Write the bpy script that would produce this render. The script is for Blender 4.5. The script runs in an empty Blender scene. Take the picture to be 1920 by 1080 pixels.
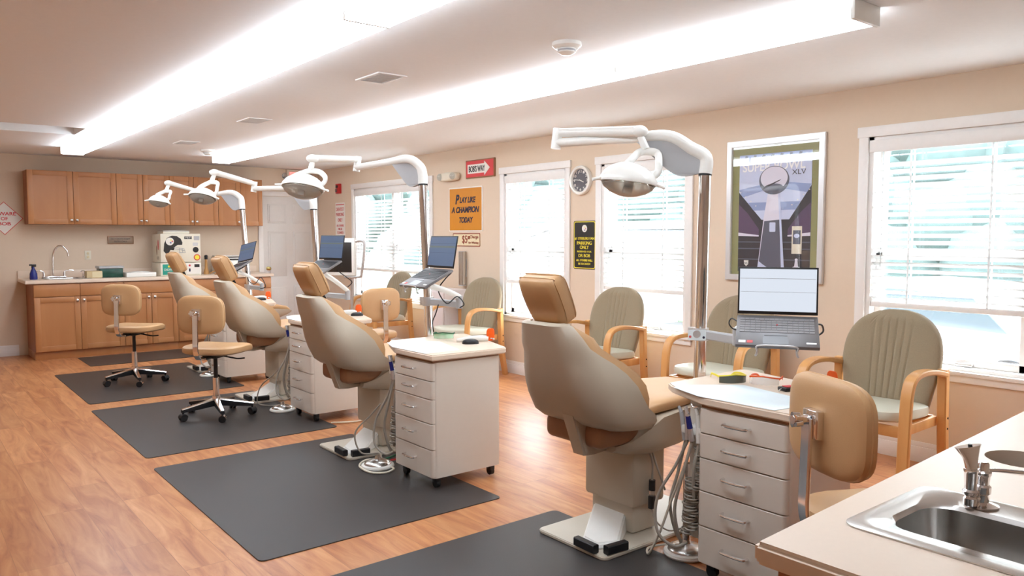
import bpy, bmesh, math, random
from mathutils import Vector, Matrix
random.seed(7)
S = bpy.context.scene
PI = math.pi
R = math.radians

# ------------------------------------------------------------------ camera
F, EYE, YAW, PITCH = 1457.0, 1.45, R(38.75), math.atan(97/1457)
cd = bpy.data.cameras.new('camera'); cam = bpy.data.objects.new('camera', cd)
S.collection.objects.link(cam)
cd.lens = F/1920*36; cd.sensor_width = 36; cd.clip_start = .05
cam.location = (0, 0, EYE); cam.rotation_euler = (PI/2-PITCH, 0, -YAW)
S.camera = cam
FW = Vector((math.sin(YAW)*math.cos(PITCH), math.cos(YAW)*math.cos(PITCH), -math.sin(PITCH)))
RT = Vector((math.cos(YAW), -math.sin(YAW), 0)); UP = RT.cross(FW)
def at(x, y, d):
    """surveyed point: photo measurement x, y and its distance d -> place in the room"""
    return Vector((0, 0, EYE)) + (FW*F + RT*(x-960) + UP*(540-y))*(d/F)

# ------------------------------------------------------------------ world, exposure
W = bpy.data.worlds.new('sky'); S.world = W; W.use_nodes = True
bg = W.node_tree.nodes['Background']; bg.inputs[0].default_value = (.85, .94, 1, 1); bg.inputs[1].default_value = 16.0
S.view_settings.view_transform = 'Standard'; S.view_settings.look = 'None'
S.view_settings.gamma = 1; S.view_settings.use_curve_mapping = False
S.view_settings.exposure = 0.6
LAMP_STRENGTH = 9.0
sun = bpy.data.lights.new('sun', 'SUN'); sun.energy = 2; sun.angle = R(3)
so = bpy.data.objects.new('sun', sun); S.collection.objects.link(so); so.rotation_euler = (R(38), R(-20), 0)
def portal(y0, y1):
    l = bpy.data.lights.new('window_portal', 'AREA'); l.shape = 'RECTANGLE'; l.size = 1.5; l.size_y = y1-y0
    l.cycles.is_portal = True
    o = bpy.data.objects.new('window_portal', l); S.collection.objects.link(o)
    o.location = (5.24, (y0+y1)/2, 1.36); o.rotation_euler = (0, R(90), 0)
WINS = [(7.90, 9.98), (5.49, 6.58), (4.03, 5.14), (.56, 2.65)]
for a, b in WINS: portal(a+.08, b-.08)

# ------------------------------------------------------------------ materials
def lin(c):
    return [((v/255+.055)/1.055)**2.4 if v > 10 else v/255/12.92 for v in c] + [1]
MATS = {}
def mat(name, col, rough=.5, metal=0, noise=0, scale=30, bump=0, bscale=200, coat=0, emit=0, trans=0, spec=None, sheen=0, alpha=1):
    m = bpy.data.materials.new(name); m.use_nodes = True; MATS[name] = m
    n = m.node_tree.nodes; l = m.node_tree.links; b = n['Principled BSDF']
    c = lin(col); b.inputs['Base Color'].default_value = c
    b.inputs['Roughness'].default_value = rough; b.inputs['Metallic'].default_value = metal
    if coat: b.inputs['Coat Weight'].default_value = coat; b.inputs['Coat Roughness'].default_value = .08
    if sheen: b.inputs['Sheen Weight'].default_value = sheen
    if trans: b.inputs['Transmission Weight'].default_value = trans
    if spec is not None: b.inputs['Specular IOR Level'].default_value = spec
    if alpha < 1: b.inputs['Alpha'].default_value = alpha
    if emit: b.inputs['Emission Color'].default_value = c; b.inputs['Emission Strength'].default_value = emit
    tc = n.new('ShaderNodeTexCoord')
    t = n.new('ShaderNodeTexNoise'); t.inputs['Scale'].default_value = scale; t.inputs['Detail'].default_value = 4
    l.new(tc.outputs['Object'], t.inputs['Vector'])
    mx = n.new('ShaderNodeMix'); mx.data_type = 'RGBA'; k = 1-(noise or .03)
    mx.inputs[6].default_value = [v*k for v in c[:3]]+[1]; mx.inputs[7].default_value = [min(1, v*(2-k)) for v in c[:3]]+[1]
    l.new(t.outputs['Fac'], mx.inputs[0]); l.new(mx.outputs[2], b.inputs['Base Color'])
    if bump:
        t2 = n.new('ShaderNodeTexNoise'); t2.inputs['Scale'].default_value = bscale
        l.new(tc.outputs['Object'], t2.inputs['Vector'])
        bp = n.new('ShaderNodeBump'); bp.inputs['Strength'].default_value = bump; bp.inputs['Distance'].default_value = .004
        l.new(t2.outputs['Fac'], bp.inputs['Height']); l.new(bp.outputs[0], b.inputs['Normal'])
    return m
def wood(name, c1, c2, rough=.4, scale=6, axis=(1, 1, .12)):
    m = mat(name, c1, rough); n = m.node_tree.nodes; l = m.node_tree.links; b = n['Principled BSDF']
    tc = n.new('ShaderNodeTexCoord'); mp = n.new('ShaderNodeMapping'); mp.inputs['Scale'].default_value = axis
    t = n.new('ShaderNodeTexNoise'); t.inputs['Scale'].default_value = scale; t.inputs['Detail'].default_value = 8; t.inputs['Distortion'].default_value = .6
    r = n.new('ShaderNodeValToRGB'); r.color_ramp.elements[0].position = .3; r.color_ramp.elements[1].position = .72
    r.color_ramp.elements[0].color = lin(c2); r.color_ramp.elements[1].color = lin(c1)
    l.new(tc.outputs['Object'], mp.inputs[0]); l.new(mp.outputs[0], t.inputs['Vector']); l.new(t.outputs['Fac'], r.inputs[0]); l.new(r.outputs[0], b.inputs['Base Color'])
    return m
M = dict(
 wall=mat('wall_paint', (224, 203, 180), .75, noise=.02, bump=.08, bscale=120),
 ceil=mat('ceiling_paint', (246, 246, 246), .85, noise=.02, bump=.05),
 trim=mat('white_trim', (240, 236, 232), .4),
 door=mat('door_paint', (226, 221, 216), .45),
 mat=mat('rubber_mat', (60, 57, 56), .42, noise=.12, scale=3, bump=.25, bscale=500),
 leather=mat('tan_vinyl', (199, 156, 110), .42, noise=.06, scale=12, bump=.12, bscale=300),
 leather2=mat('stool_vinyl', (204, 162, 116), .42, noise=.05, scale=12, bump=.1, bscale=300),
 brown=mat('brown_vinyl', (150, 104, 70), .5, noise=.06),
 shell=mat('taupe_plastic', (192, 178, 158), .42, noise=.02, scale=8),
 shell2=mat('taupe_light', (205, 196, 180), .35),
 cart=mat('cart_laminate', (224, 214, 202), .4, noise=.02),
 desk=mat('desk_laminate', (228, 208, 188), .35, noise=.02, scale=60),
 counter=mat('counter_laminate', (233, 212, 192), .35, noise=.025, scale=90),
 fabric=mat('guest_fabric', (152, 136, 110), .9, noise=.12, scale=160, bump=.3, bscale=400, sheen=.3),
 seatv=mat('seat_vinyl', (206, 204, 186), .38, noise=.02),
 chrome=mat('chrome', (236, 234, 234), .13, 1),
 steel=mat('brushed_steel', (205, 203, 200), .25, 1),
 alum=mat('satin_aluminium', (205, 203, 202), .35, .6),
 grey=mat('grey_plastic', (178, 178, 180), .4),
 white=mat('white_plastic', (240, 238, 232), .3, coat=.3),
 offw=mat('cream_plastic', (232, 224, 205), .4),
 black=mat('black_plastic', (26, 25, 27), .4),
 dark=mat('dark_void', (14, 12, 11), .8),
 lapb=mat('laptop_grey', (120, 117, 118), .4, .3),
 key=mat('key_black', (44, 43, 46), .5),
 hose=mat('hose_grey', (168, 160, 148), .5),
 paper=mat('tray_paper', (232, 242, 246), .6),
 red=mat('red_paint', (196, 44, 44), .4), sred=mat('sign_red', (214, 58, 62), .5),
 pink=mat('faded_red', (216, 92, 92), .6),
 wht=mat('sign_white', (240, 234, 226), .5),
 orange=mat('gold_print', (212, 138, 28), .5), navy=mat('navy_ink', (32, 34, 62), .5),
 yellow=mat('yellow_paint', (242, 224, 70), .5), sblack=mat('sign_black', (38, 32, 28), .4),
 oran=mat('orange_plastic', (244, 96, 20), .35), green=mat('green_plastic', (150, 215, 175), .15, alpha=.45),
 dgreen=mat('dark_green', (22, 92, 62), .5), teal=mat('teal_label', (30, 150, 130), .5),
 blue=mat('blue_liquid', (28, 40, 120), .25), brass=mat('brass', (206, 186, 120), .25, 1),
 plaque=mat('pewter_plaque', (150, 130, 112), .4, .4),
 tin=mat('old_cream_tin', (232, 214, 176), .6, noise=.12, scale=25), rust=mat('rust_red', (150, 62, 40), .6),
 clockf=mat('clock_face', (92, 88, 92), .5),
 olive=mat('olive_mat_board', (150, 150, 104), .7),
 silver=mat('silver_frame', (222, 220, 220), .3, .4),
 card=mat('cardboard', (206, 182, 140), .8), cardlid=mat('tan_box', (222, 206, 168), .7),
 gitem=mat('grass', (88, 104, 88), .9, noise=.3, scale=2), leaf=mat('leaves', (70, 86, 84), .8, noise=.45, scale=3),
 siding=mat('pale_siding', (120, 122, 124), .7), asphalt=mat('asphalt', (66, 67, 68), .9, noise=.1, scale=4),
 car=mat('car_paint', (120, 126, 132), .25, .2, coat=.6), carglass=mat('car_glass', (58, 72, 80), .1),
 bark=mat('bark', (110, 92, 76), .9), lens=mat('lamp_lens', (225, 220, 208), .05, trans=.85), tan=mat('old_tan', (200, 150, 90), .5),
 clearp=mat('clear_plastic', (232, 236, 238), .08, trans=.85), smoke=mat('smoked_plastic', (70, 72, 50), .1, alpha=.8), clearlens=mat('clear_lens', (235, 238, 240), .05, alpha=.3),
)
M['cab'] = wood('maple', (192, 134, 86), (178, 118, 72), .4)
M['cabd'] = wood('maple_dark', (170, 108, 68), (156, 96, 60), .45)
M['oak'] = wood('bent_oak', (222, 166, 102), (204, 144, 84), .35, 10)
M['slat'] = mat('blind_slat', (240, 240, 238), .5)
_n = M['slat'].node_tree; _t = _n.nodes.new('ShaderNodeBsdfTranslucent'); _t.inputs[0].default_value = (.9, .9, .9, 1); _m = _n.nodes.new('ShaderNodeMixShader'); _m.inputs[0].default_value = .4
_n.links.new(_n.nodes['Principled BSDF'].outputs[0], _m.inputs[1]); _n.links.new(_t.outputs[0], _m.inputs[2]); _n.links.new(_m.outputs[0], _n.nodes['Material Output'].inputs[0])
def glass_mat():
    m = bpy.data.materials.new('window_glass'); m.use_nodes = True; n = m.node_tree.nodes; l = m.node_tree.links
    n.remove(n['Principled BSDF']); t = n.new('ShaderNodeBsdfTransparent'); g = n.new('ShaderNodeBsdfGlossy'); g.inputs['Roughness'].default_value = .02
    mx = n.new('ShaderNodeMixShader'); mx.inputs[0].default_value = .06
    l.new(t.outputs[0], mx.inputs[1]); l.new(g.outputs[0], mx.inputs[2])
    l.new(mx.outputs[0], n['Material Output'].inputs[0]); return m
M['glass'] = glass_mat()
def lampmat(name, s, c=(255, 250, 242), bc=(240, 240, 238)):
    m = bpy.data.materials.new(name); m.use_nodes = True; b = m.node_tree.nodes['Principled BSDF']
    b.inputs['Base Color'].default_value = lin(bc); b.inputs['Emission Color'].default_value = lin(c); b.inputs['Emission Strength'].default_value = s; return m
M['diffuser'] = lampmat('lamp_diffuser', LAMP_STRENGTH, (232, 244, 255))
M['screen'] = lampmat('lit_screen', .62, (226, 234, 246), (30, 30, 34)); M['screenb'] = lampmat('dim_screen', .0, (80, 100, 130))
M['screenb'].node_tree.nodes['Principled BSDF'].inputs['Base Color'].default_value = lin((96, 116, 146))
M['screenb'].node_tree.nodes['Principled BSDF'].inputs['Roughness'].default_value = .35
M['exitr'] = lampmat('exit_red', 1.0, (255, 60, 50))
def floor_mat():
    m = bpy.data.materials.new('laminate_floor'); m.use_nodes = True; n = m.node_tree.nodes; l = m.node_tree.links; b = n['Principled BSDF']
    tc = n.new('ShaderNodeTexCoord'); mp = n.new('ShaderNodeMapping'); mp.inputs['Rotation'].default_value = (0, 0, PI/2)
    l.new(tc.outputs['Object'], mp.inputs[0])
    def brick(seed):
        br = n.new('ShaderNodeTexBrick'); br.inputs['Scale'].default_value = 1; br.inputs['Brick Width'].default_value = 1.15
        br.inputs['Row Height'].default_value = .19; br.inputs['Mortar Size'].default_value = .0015; br.inputs['Mortar Smooth'].default_value = .3
        br.offset = .37; br.offset_frequency = 2; br.inputs['Bias'].default_value = 0
        br.inputs['Color1'].default_value = (0, 0, 0, 1); br.inputs['Color2'].default_value = (1, 1, 1, 1); br.inputs['Mortar'].default_value = (.35, .35, .35, 1)
        l.new(mp.outputs[0], br.inputs['Vector']); return br
    br = brick(0)
    # per plank offset of the grain
    add = n.new('ShaderNodeVectorMath'); add.operation = 'MULTIPLY_ADD'; add.inputs[1].default_value = (7, 3, 5)
    l.new(br.outputs['Color'], add.inputs[0]); l.new(tc.outputs['Object'], add.inputs[2])
    mp2 = n.new('ShaderNodeMapping'); mp2.inputs['Scale'].default_value = (7, .9, 1); l.new(add.outputs[0], mp2.inputs[0])
    g = n.new('ShaderNodeTexNoise'); g.inputs['Scale'].default_value = 1.6; g.inputs['Detail'].default_value = 7; g.inputs['Distortion'].default_value = 1.4; g.inputs['Roughness'].default_value = .6
    l.new(mp2.outputs[0], g.inputs['Vector'])
    ra = n.new('ShaderNodeValToRGB'); e = ra.color_ramp.elements
    e[0].position = .28; e[0].color = lin((168, 100, 62)); e[1].position = .72; e[1].color = lin((224, 166, 116))
    k = e.new(.45); k.color = lin((198, 132, 86)); k = e.new(.58); k.color = lin((212, 150, 100))
    l.new(g.outputs['Fac'], ra.inputs[0])
    mx = n.new('ShaderNodeMix'); mx.data_type = 'RGBA'; mx.blend_type = 'MULTIPLY'; mx.inputs[0].default_value = 1
    r2 = n.new('ShaderNodeValToRGB'); r2.color_ramp.elements[0].color = (.80, .74, .70, 1); r2.color_ramp.elements[1].color = (1.0, 1.0, 1.0, 1)
    l.new(br.outputs['Color'], r2.inputs[0]); l.new(ra.outputs[0], mx.inputs[6]); l.new(r2.outputs[0], mx.inputs[7])
    m3 = n.new('ShaderNodeMix'); m3.data_type = 'RGBA'; m3.inputs[7].default_value = lin((128, 74, 48))
    mm = n.new('ShaderNodeMath'); mm.operation = 'MULTIPLY'; mm.inputs[1].default_value = .45
    l.new(br.outputs['Fac'], mm.inputs[0]); l.new(mm.outputs[0], m3.inputs[0]); l.new(mx.outputs[2], m3.inputs[6])
    l.new(m3.outputs[2], b.inputs['Base Color']); b.inputs['Roughness'].default_value = .36
    return m
M['floor'] = floor_mat()

# ------------------------------------------------------------------ mesh helpers
def BM(): return bmesh.new()
def xf(bm, verts, m):
    if m is not None: bmesh.ops.transform(bm, matrix=m, verts=verts)
def merge(bm, t, m=None):
    if m is not None: bmesh.ops.transform(t, matrix=m, verts=t.verts)
    me = bpy.data.meshes.new('tmp'); t.to_mesh(me); t.free(); bm.from_mesh(me); bpy.data.meshes.remove(me); return bm
def box(bm, x0, x1, y0, y1, z0, z1, r=0, m=None, seg=2):
    t = BM(); bmesh.ops.create_cube(t, size=1)
    for v in t.verts: v.co = Vector((x0+(v.co.x+.5)*(x1-x0), y0+(v.co.y+.5)*(y1-y0), z0+(v.co.z+.5)*(z1-z0)))
    if r: bmesh.ops.bevel(t, geom=t.edges[:], offset=r, segments=seg, affect='EDGES', profile=.5)
    return merge(bm, t, m)
def cyl(bm, p0, p1, r0, r1=None, n=16, m=None):
    p0, p1 = Vector(p0), Vector(p1); r1 = r0 if r1 is None else r1
    t = BM(); d = p1-p0
    bmesh.ops.create_cone(t, cap_ends=True, segments=n, radius1=r0, radius2=r1, depth=d.length)
    q = d.to_track_quat('Z', 'Y').to_matrix().to_4x4()
    bmesh.ops.transform(t, matrix=Matrix.Translation((p0+p1)/2) @ q, verts=t.verts)
    return merge(bm, t, m)
def loft(bm, rings, closed=True, caps=True, m=None):
    t = BM(); vs = [[t.verts.new(p) for p in r] for r in rings]; n = len(rings[0])
    for a, b in zip(vs, vs[1:]):
        for i in range(n if closed else n-1):
            j = (i+1) % n; t.faces.new((a[i], a[j], b[j], b[i]))
    if caps: t.faces.new(vs[0][::-1]); t.faces.new(vs[-1])
    bmesh.ops.recalc_face_normals(t, faces=t.faces); return merge(bm, t, m)
def cr(pts, k=6, closed=False):
    pts = [Vector(p) for p in pts]; n = len(pts); out = []
    if n < 3 and not closed: return pts
    for i in range(n if closed else n-1):
        g = lambda j: pts[j % n] if closed else pts[max(0, min(n-1, j))]
        a, b, c, d = g(i-1), g(i), g(i+1), g(i+2)
        for s in range(k):
            u = s/k; out.append(.5*((2*b)+(c-a)*u+(2*a-5*b+4*c-d)*u*u+(3*b-a-3*c+d)*u**3))
    if not closed: out.append(pts[-1])
    return out
def tube(bm, pts, r, n=8, k=6, closed=False, flat=1, m=None):
    P = cr(pts, k, closed) if k else [Vector(p) for p in pts]; N = len(P)
    rr = r if callable(r) else (lambda u: r)
    T = [((P[(i+1) % N] if closed or i+1 < N else P[i]) - (P[i-1] if closed or i > 0 else P[i])).normalized() for i in range(N)]
    u = T[0].orthogonal().normalized(); rings = []
    for i in range(N):
        u = (u - T[i]*u.dot(T[i])); u = u.normalized() if u.length > 1e-6 else T[i].orthogonal().normalized()
        w = T[i].cross(u); q = rr(i/max(1, N-1))
        rings.append([P[i]+u*math.cos(2*PI*j/n)*q+w*math.sin(2*PI*j/n)*q*flat for j in range(n)])
    if closed: rings.append(rings[0])
    t = BM(); loft(t, rings, True, not closed)
    if closed: bmesh.ops.remove_doubles(t, verts=t.verts, dist=1e-6)
    return merge(bm, t, m)
def strip(bm, pts, w, h, up=(0, 1, 0), k=6, m=None, r=.004):
    """rectangular bar swept along pts; w along 'up', h across"""
    P = cr(pts, k) if k else [Vector(p) for p in pts]; N = len(P); U = Vector(up); rings = []
    for i in range(N):
        t = (P[min(N-1, i+1)]-P[max(0, i-1)]).normalized(); s = t.cross(U).normalized()
        a, b = w/2, h/2; c = r
        rings.append([P[i]+U*x+s*y for x, y in ((-a+c, -b), (a-c, -b), (a, -b+c), (a, b-c), (a-c, b), (-a+c, b), (-a, b-c), (-a, -b+c))])
    return loft(bm, rings, True, True, m)
def lathe(bm, prof, n=24, m=None):
    ring = prof[0] == prof[-1]
    rings = [[Vector((r*math.cos(2*PI*j/n), r*math.sin(2*PI*j/n), z)) for j in range(n)] for r, z in prof]
    return loft(bm, rings, True, not ring, m)
def prism(bm, poly, z0, z1, holes=(), m=None, r=0):
    t = BM(); loops = [list(poly)]+[list(h) for h in holes]; eb, et = [], []
    for lp in loops:
        b = [t.verts.new((x, y, z0)) for x, y in lp]; a = [t.verts.new((x, y, z1)) for x, y in lp]
        for i in range(len(lp)):
            j = (i+1) % len(lp); f = t.faces.new((b[i], b[j], a[j], a[i]))
            eb.append(t.edges.get((b[i], b[j]))); et.append(t.edges.get((a[i], a[j])))
    if holes: bmesh.ops.triangle_fill(t, edges=eb, use_beauty=True); bmesh.ops.triangle_fill(t, edges=et, use_beauty=True)
    else: bmesh.ops.contextual_create(t, geom=eb); bmesh.ops.contextual_create(t, geom=et)
    bmesh.ops.recalc_face_normals(t, faces=t.faces)
    if r: bmesh.ops.bevel(t, geom=[e for e in t.edges if abs(e.verts[0].co.z-e.verts[1].co.z) < 1e-6 and (not holes or len(e.link_faces) == 2 and e.calc_face_angle(0) > .5)], offset=r, segments=3, affect='EDGES')
    return merge(bm, t, m)
def sell(bm, c, a, b, h, e1=.5, e2=.5, n=28, k=14, m=None):
    """superellipsoid: puffy cushions and pads"""
    f = lambda w, e: math.copysign(abs(w)**e, w); rings = []
    for i in range(1, k):
        v = -PI/2+PI*i/k; rings.append([Vector((c[0]+a*f(math.cos(v), e1)*f(math.cos(2*PI*j/n), e2), c[1]+b*f(math.cos(v), e1)*f(math.sin(2*PI*j/n), e2), c[2]+h*f(math.sin(v), e1))) for j in range(n)])
    return loft(bm, rings, True, True, m)
def rrect(x0, x1, y0, y1, r, n=5):
    out = []
    for cx, cy, a in ((x1-r, y1-r, 0), (x0+r, y1-r, 90), (x0+r, y0+r, 180), (x1-r, y0+r, 270)):
        for i in range(n+1): t = R(a+90*i/n); out.append((cx+r*math.cos(t), cy+r*math.sin(t)))
    return out
def circ(cx, cy, r, n=24, ry=None): return [(cx+r*math.cos(2*PI*i/n), cy+(ry or r)*math.sin(2*PI*i/n)) for i in range(n)]
C = S.collection
def obj(name, bm, m, parent=None, smooth=40):
    me = bpy.data.meshes.new(name); bm.to_mesh(me); bm.free(); me.materials.append(M[m] if isinstance(m, str) else m)
    if smooth: me.shade_smooth() if hasattr(me, 'shade_smooth') else None; me.set_sharp_from_angle(angle=R(smooth))
    o = bpy.data.objects.new(name, me); C.objects.link(o)
    if parent is not None: o.parent = parent
    return o
def tag(o, label, cat, group=None, kind=None):
    if label: o['label'] = label
    if cat: o['category'] = cat
    if group: o['group'] = group
    if kind: o['kind'] = kind
    return o
def thing(name, label, cat, loc=(0, 0, 0), rz=0, group=None):
    o = bpy.data.objects.new(name, None); C.objects.link(o); o.empty_display_size = .05
    o.location = loc; o.rotation_euler = (0, 0, rz); return tag(o, label, cat, group)
def struct(name, bm, m, parent=None, label=None):
    o = obj(name, bm, m, parent, 30)
    if parent is None: o['kind'] = 'structure'; o['category'] = name.split('_')[0]; o['label'] = label or name.replace('_', ' ')
    return o
def copy_tree(o, parent=None):
    c = o.copy(); C.objects.link(c); c.parent = parent
    for ch in list(o.children): copy_tree(ch, c)
    return c
def dup(o, label, loc, rz=None):
    c = copy_tree(o); c['label'] = label; c.location = loc
    if rz is not None: c.rotation_euler = (0, 0, rz)
    return c
FLIP = Matrix.Rotation(PI/2, 4, 'X')      # drawings laid in x,y stand up in x,z facing -y
def lettering(name, s, x, z, w, h, m, parent, y=-.006, shear=0, align='CENTER', depth=.001, bold=0):
    cu = bpy.data.curves.new('t', 'FONT'); cu.body = s; cu.extrude = depth; cu.shear = shear; cu.align_x = 'CENTER'; cu.offset = bold
    o = bpy.data.objects.new('t', cu); C.objects.link(o)
    me = bpy.data.meshes.new_from_object(o.evaluated_get(bpy.context.evaluated_depsgraph_get()))
    bpy.data.objects.remove(o); bpy.data.curves.remove(cu)
    b = BM(); b.from_mesh(me); bpy.data.meshes.remove(me)
    xs = [v.co.x for v in b.verts]; ys = [v.co.y for v in b.verts]
    cx, cy = (min(xs)+max(xs))/2, (min(ys)+max(ys))/2; sx, sy = w/(max(xs)-min(xs)), h/(max(ys)-min(ys))
    for v in b.verts: v.co = Vector((x+(v.co.x-cx)*sx, y-v.co.z, z+(v.co.y-cy)*sy))
    bmesh.ops.recalc_face_normals(b, faces=b.faces)
    return obj(name, b, m, parent, 0)
def flat(poly, y0, y1, holes=()):
    b = BM(); prism(b, poly, -y1, -y0, holes, m=FLIP); return b      # thin plate between depths y0..y1 (front at the smaller y)
ONWALL = -PI/2                             # faces away from the window wall

# ------------------------------------------------------------------ room
XW, YF, H = 5.13, 11.1, 2.44
XL, YB = -2.2, -1.6
b = BM(); box(b, XL-.1, XW+.15, YB-.1, YF+.1, -.1, 0); struct('floor', b, 'floor', label='orange brown laminate plank floor')
b = BM()
hx0, hx1, hy0, hy1 = -1.2, 1.47, 8.1, 8.68
box(b, XL-.1, hx0, YB-.1, YF+.1, H, H+.1); box(b, hx1, XW+.15, YB-.1, YF+.1, H, H+.1)
box(b, hx0, hx1, YB-.1, hy0, H, H+.1); box(b, hx0, hx1, hy1, YF+.1, H, H+.1)
box(b, hx0-.02, hx1+.02, hy0-.02, hy1+.02, H+.34, H+.36)
box(b, hx0-.02, hx0, hy0, hy1, H+.1, H+.35); box(b, hx1, hx1+.02, hy0, hy1, H+.1, H+.35)
box(b, hx0-.02, hx1+.02, hy0-.02, hy0, H+.1, H+.35); box(b, hx0-.02, hx1+.02, hy1, hy1+.02, H+.1, H+.35)
struct('ceiling', b, 'ceil', label='white ceiling with a long recess by the far wall')
ZB, ZT = .55, 2.17
b = BM(); y = YB
for a, c in sorted(WINS):
    a2, c2 = a+.06, c-.06
    box(b, XW, XW+.15, y, a2, 0, H); box(b, XW, XW+.15, a2, c2, 0, ZB+.06); box(b, XW, XW+.15, a2, c2, ZT-.06, H); y = c2
box(b, XW, XW+.15, y, YF+.1, 0, H); struct('wall_right', b, 'wall', label='tan window wall')
b = BM(); box(b, XL-.1, XW, YF, YF+.1, 0, H); struct('wall_far', b, 'wall', label='tan far wall')
b = BM(); box(b, XL-.1, XL, YB, YF, 0, H); struct('wall_left', b, 'wall', label='tan left wall')
b = BM(); box(b, XL-.1, XW, YB-.1, YB, 0, H); struct('wall_back', b, 'wall', label='tan wall behind the viewer')
def base(x0, x1, y0, y1, fx=0, fy=0):
    b = BM(); box(b, x0, x1, y0, y1, 0, .1, .003); box(b, x0+(.006 if fx else 0), x1, y0+(.006 if fy else 0), y1, .1, .132, .003); return b
struct('baseboard_right', base(XW-.016, XW, 1.0, YF, fx=1), 'trim', label='white baseboard under the windows')
struct('baseboard_far', base(XL, 1.2, YF-.016, YF, fy=1), 'trim', label='white baseboard left of the cabinets')
struct('baseboard_left', base(XL, XL+.016, YB, YF), 'trim', label='white baseboard of the left wall')

# windows
def window(i, y0, y1, double, label):
    """local x along the wall to the right (-Y), z up, y into the wall"""
    w = y1-y0; hw = w/2
    root = bpy.data.objects.new('window_%d' % i, None); C.objects.link(root); root.location = (XW, (y0+y1)/2, 0); root.rotation_euler = (0, 0, ONWALL)
    root['kind'] = 'structure'; root['category'] = 'window'; root['label'] = label
    b = BM(); c = .065
    box(b, -hw, -hw+c, -.02, .0, ZB+.03, ZT, .004); box(b, hw-c, hw, -.02, .0, ZB+.03, ZT, .004); box(b, -hw-.01, hw+.01, -.024, 0, ZT-c, ZT+.005, .004)
    obj('casing', b, 'trim', root)
    b = BM(); box(b, -hw-.015, hw+.015, -.035, .0, ZB+.045, ZB+.07, .004); box(b, -hw, hw, -.018, 0, ZB, ZB+.045, .004); obj('sill', b, 'trim', root)
    b = BM(); a = hw-.06
    box(b, -a, -a+.035, 0, .145, ZB+.06, ZT-.06); box(b, a-.035, a, 0, .145, ZB+.06, ZT-.06); box(b, -a, a, 0, .145, ZB+.06, ZB+.09); box(b, -a, a, 0, .145, ZT-.09, ZT-.06)
    if double: box(b, -.03, .03, .05, .145, ZB+.06, ZT-.06)
    obj('jamb', b, 'trim', root)
    spans = [(-a+.035, -.03), (.03, a-.035)] if double else [(-a+.035, a-.035)]
    for (p, q) in spans:
        b = BM(); f = .045
        for (z0, z1, yy) in ((ZB+.09, 1.34, .07), (1.30, ZT-.09, .10)):
            box(b, p, p+f, yy, yy+.03, z0, z1, .003); box(b, q-f, q, yy, yy+.03, z0, z1, .003); box(b, p, q, yy, yy+.03, z0, z0+f, .003); box(b, p, q, yy, yy+.03, z1-f, z1, .003)
        s = obj('sash', b, 'trim', root)
        b = BM(); box(b, p+.02, q-.02, .112, .116, ZB+.1, ZT-.1); obj('pane', b, 'glass', s)
        b = BM(); xm = (p+q)/2+.12; box(b, xm-.05, xm+.05, .045, .07, ZB+.092, ZB+.112, .003); cyl(b, (xm, .05, ZB+.11), (xm+.06, .035, ZB+.12), .005); obj('crank', b, 'alum', s)
    return root
for i, (ww, dbl, lb) in enumerate(zip(WINS, (1, 0, 0, 1), ('wide window nearest the far door', 'narrow window left of the wall clock', 'narrow window behind the nearest lamp', 'wide window at the right edge'))): window(i+1, *ww, dbl, lb)
def blind(y0, y1, zb, label):
    w = (y1-y0)/2-.098; root = thing('window_blind', label, 'window blind', (XW, (y0+y1)/2, 0), ONWALL, 'white window blinds')
    b = BM(); box(b, -w, w, .012, .05, ZT-.16, ZT-.092, .003); box(b, -w-.03, w+.03, -.012, .008, ZT-.165, ZT-.085, .003); obj('valance', b, 'trim', root)
    b = BM(); z = zb+.05; n = int((ZT-.17-z)/.0465)
    for i in range(n):
        zz = z+i*.0465
        m_ = Matrix.Translation((0, .032, zz)) @ Matrix.Rotation(R(-30), 4, 'X')
        box(b, -w, w, -.023, .023, -.0014, .0014, m=m_)
    obj('slats', b, 'slat', root, 0)
    b = BM(); box(b, -w, w, .006, .056, zb-.005, zb+.03, .006); obj('bottom_rail', b, 'trim', root)
    b = BM(); k = 2 if w < .6 else 4
    for i in range(k):
        x = -w+2*w*(i+.5)/k
        for yy in (.008, .057): box(b, x-.006, x+.006, yy-.0006, yy+.0006, zb, ZT-.1)
    obj('ladder_tape', b, 'slat', root, 0)
    b = BM(); tube(b, [(-w+.06, .002, ZT-.12), (-w+.062, -.0, 1.5), (-w+.06, .002, 1.25)], .0025, 6); obj('tilt_wand', b, 'clearp', root)
for (a, c), z, lb in zip(WINS, (.985, .96, .965, .985), ('white slatted blind in the wide window nearest the far door', 'white slatted blind in the window left of the clock', 'white slatted blind in the window right of the clock', 'white slatted blind in the wide window at the right edge')): blind(a, c, z, lb)

# far door
root = thing('door_1', None, None, (4.665, YF, 0)); root['kind'] = 'structure'; root['category'] = 'door'; root['label'] = 'white six panel door in the far corner'
b = BM(); w = .40; box(b, -w, w, -.012, 0, .005, 2.03)
for cx in (-.19, .19):
    for z0, z1 in ((.12, .72), (.86, 1.52), (1.64, 1.92)):
        box(b, cx-.14, cx+.14, -.017, -.010, z0, z1, .004); box(b, cx-.115, cx+.115, -.022, -.014, z0+.025, z1-.025, .005)
d = obj('door_leaf', b, 'door', root)
b = BM(); lathe(b, [(.0, 0), (.028, .0), (.028, .008), (.012, .014), (.011, .03), (.026, .042), (.027, .058), (.012, .066), (0, .067)], 16, Matrix.Translation((-.34, -.012, .98)) @ Matrix.Rotation(PI/2, 4, 'X')); obj('door_knob', b, 'brass', d)
b = BM()
box(b, -w-.07, -w, -.02, 0, 0, 2.10, .004); box(b, w, w+.06, -.02, 0, 0, 2.10, .004); box(b, -w-.07, w+.06, -.02, 0, 2.035, 2.105, .004)
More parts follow.
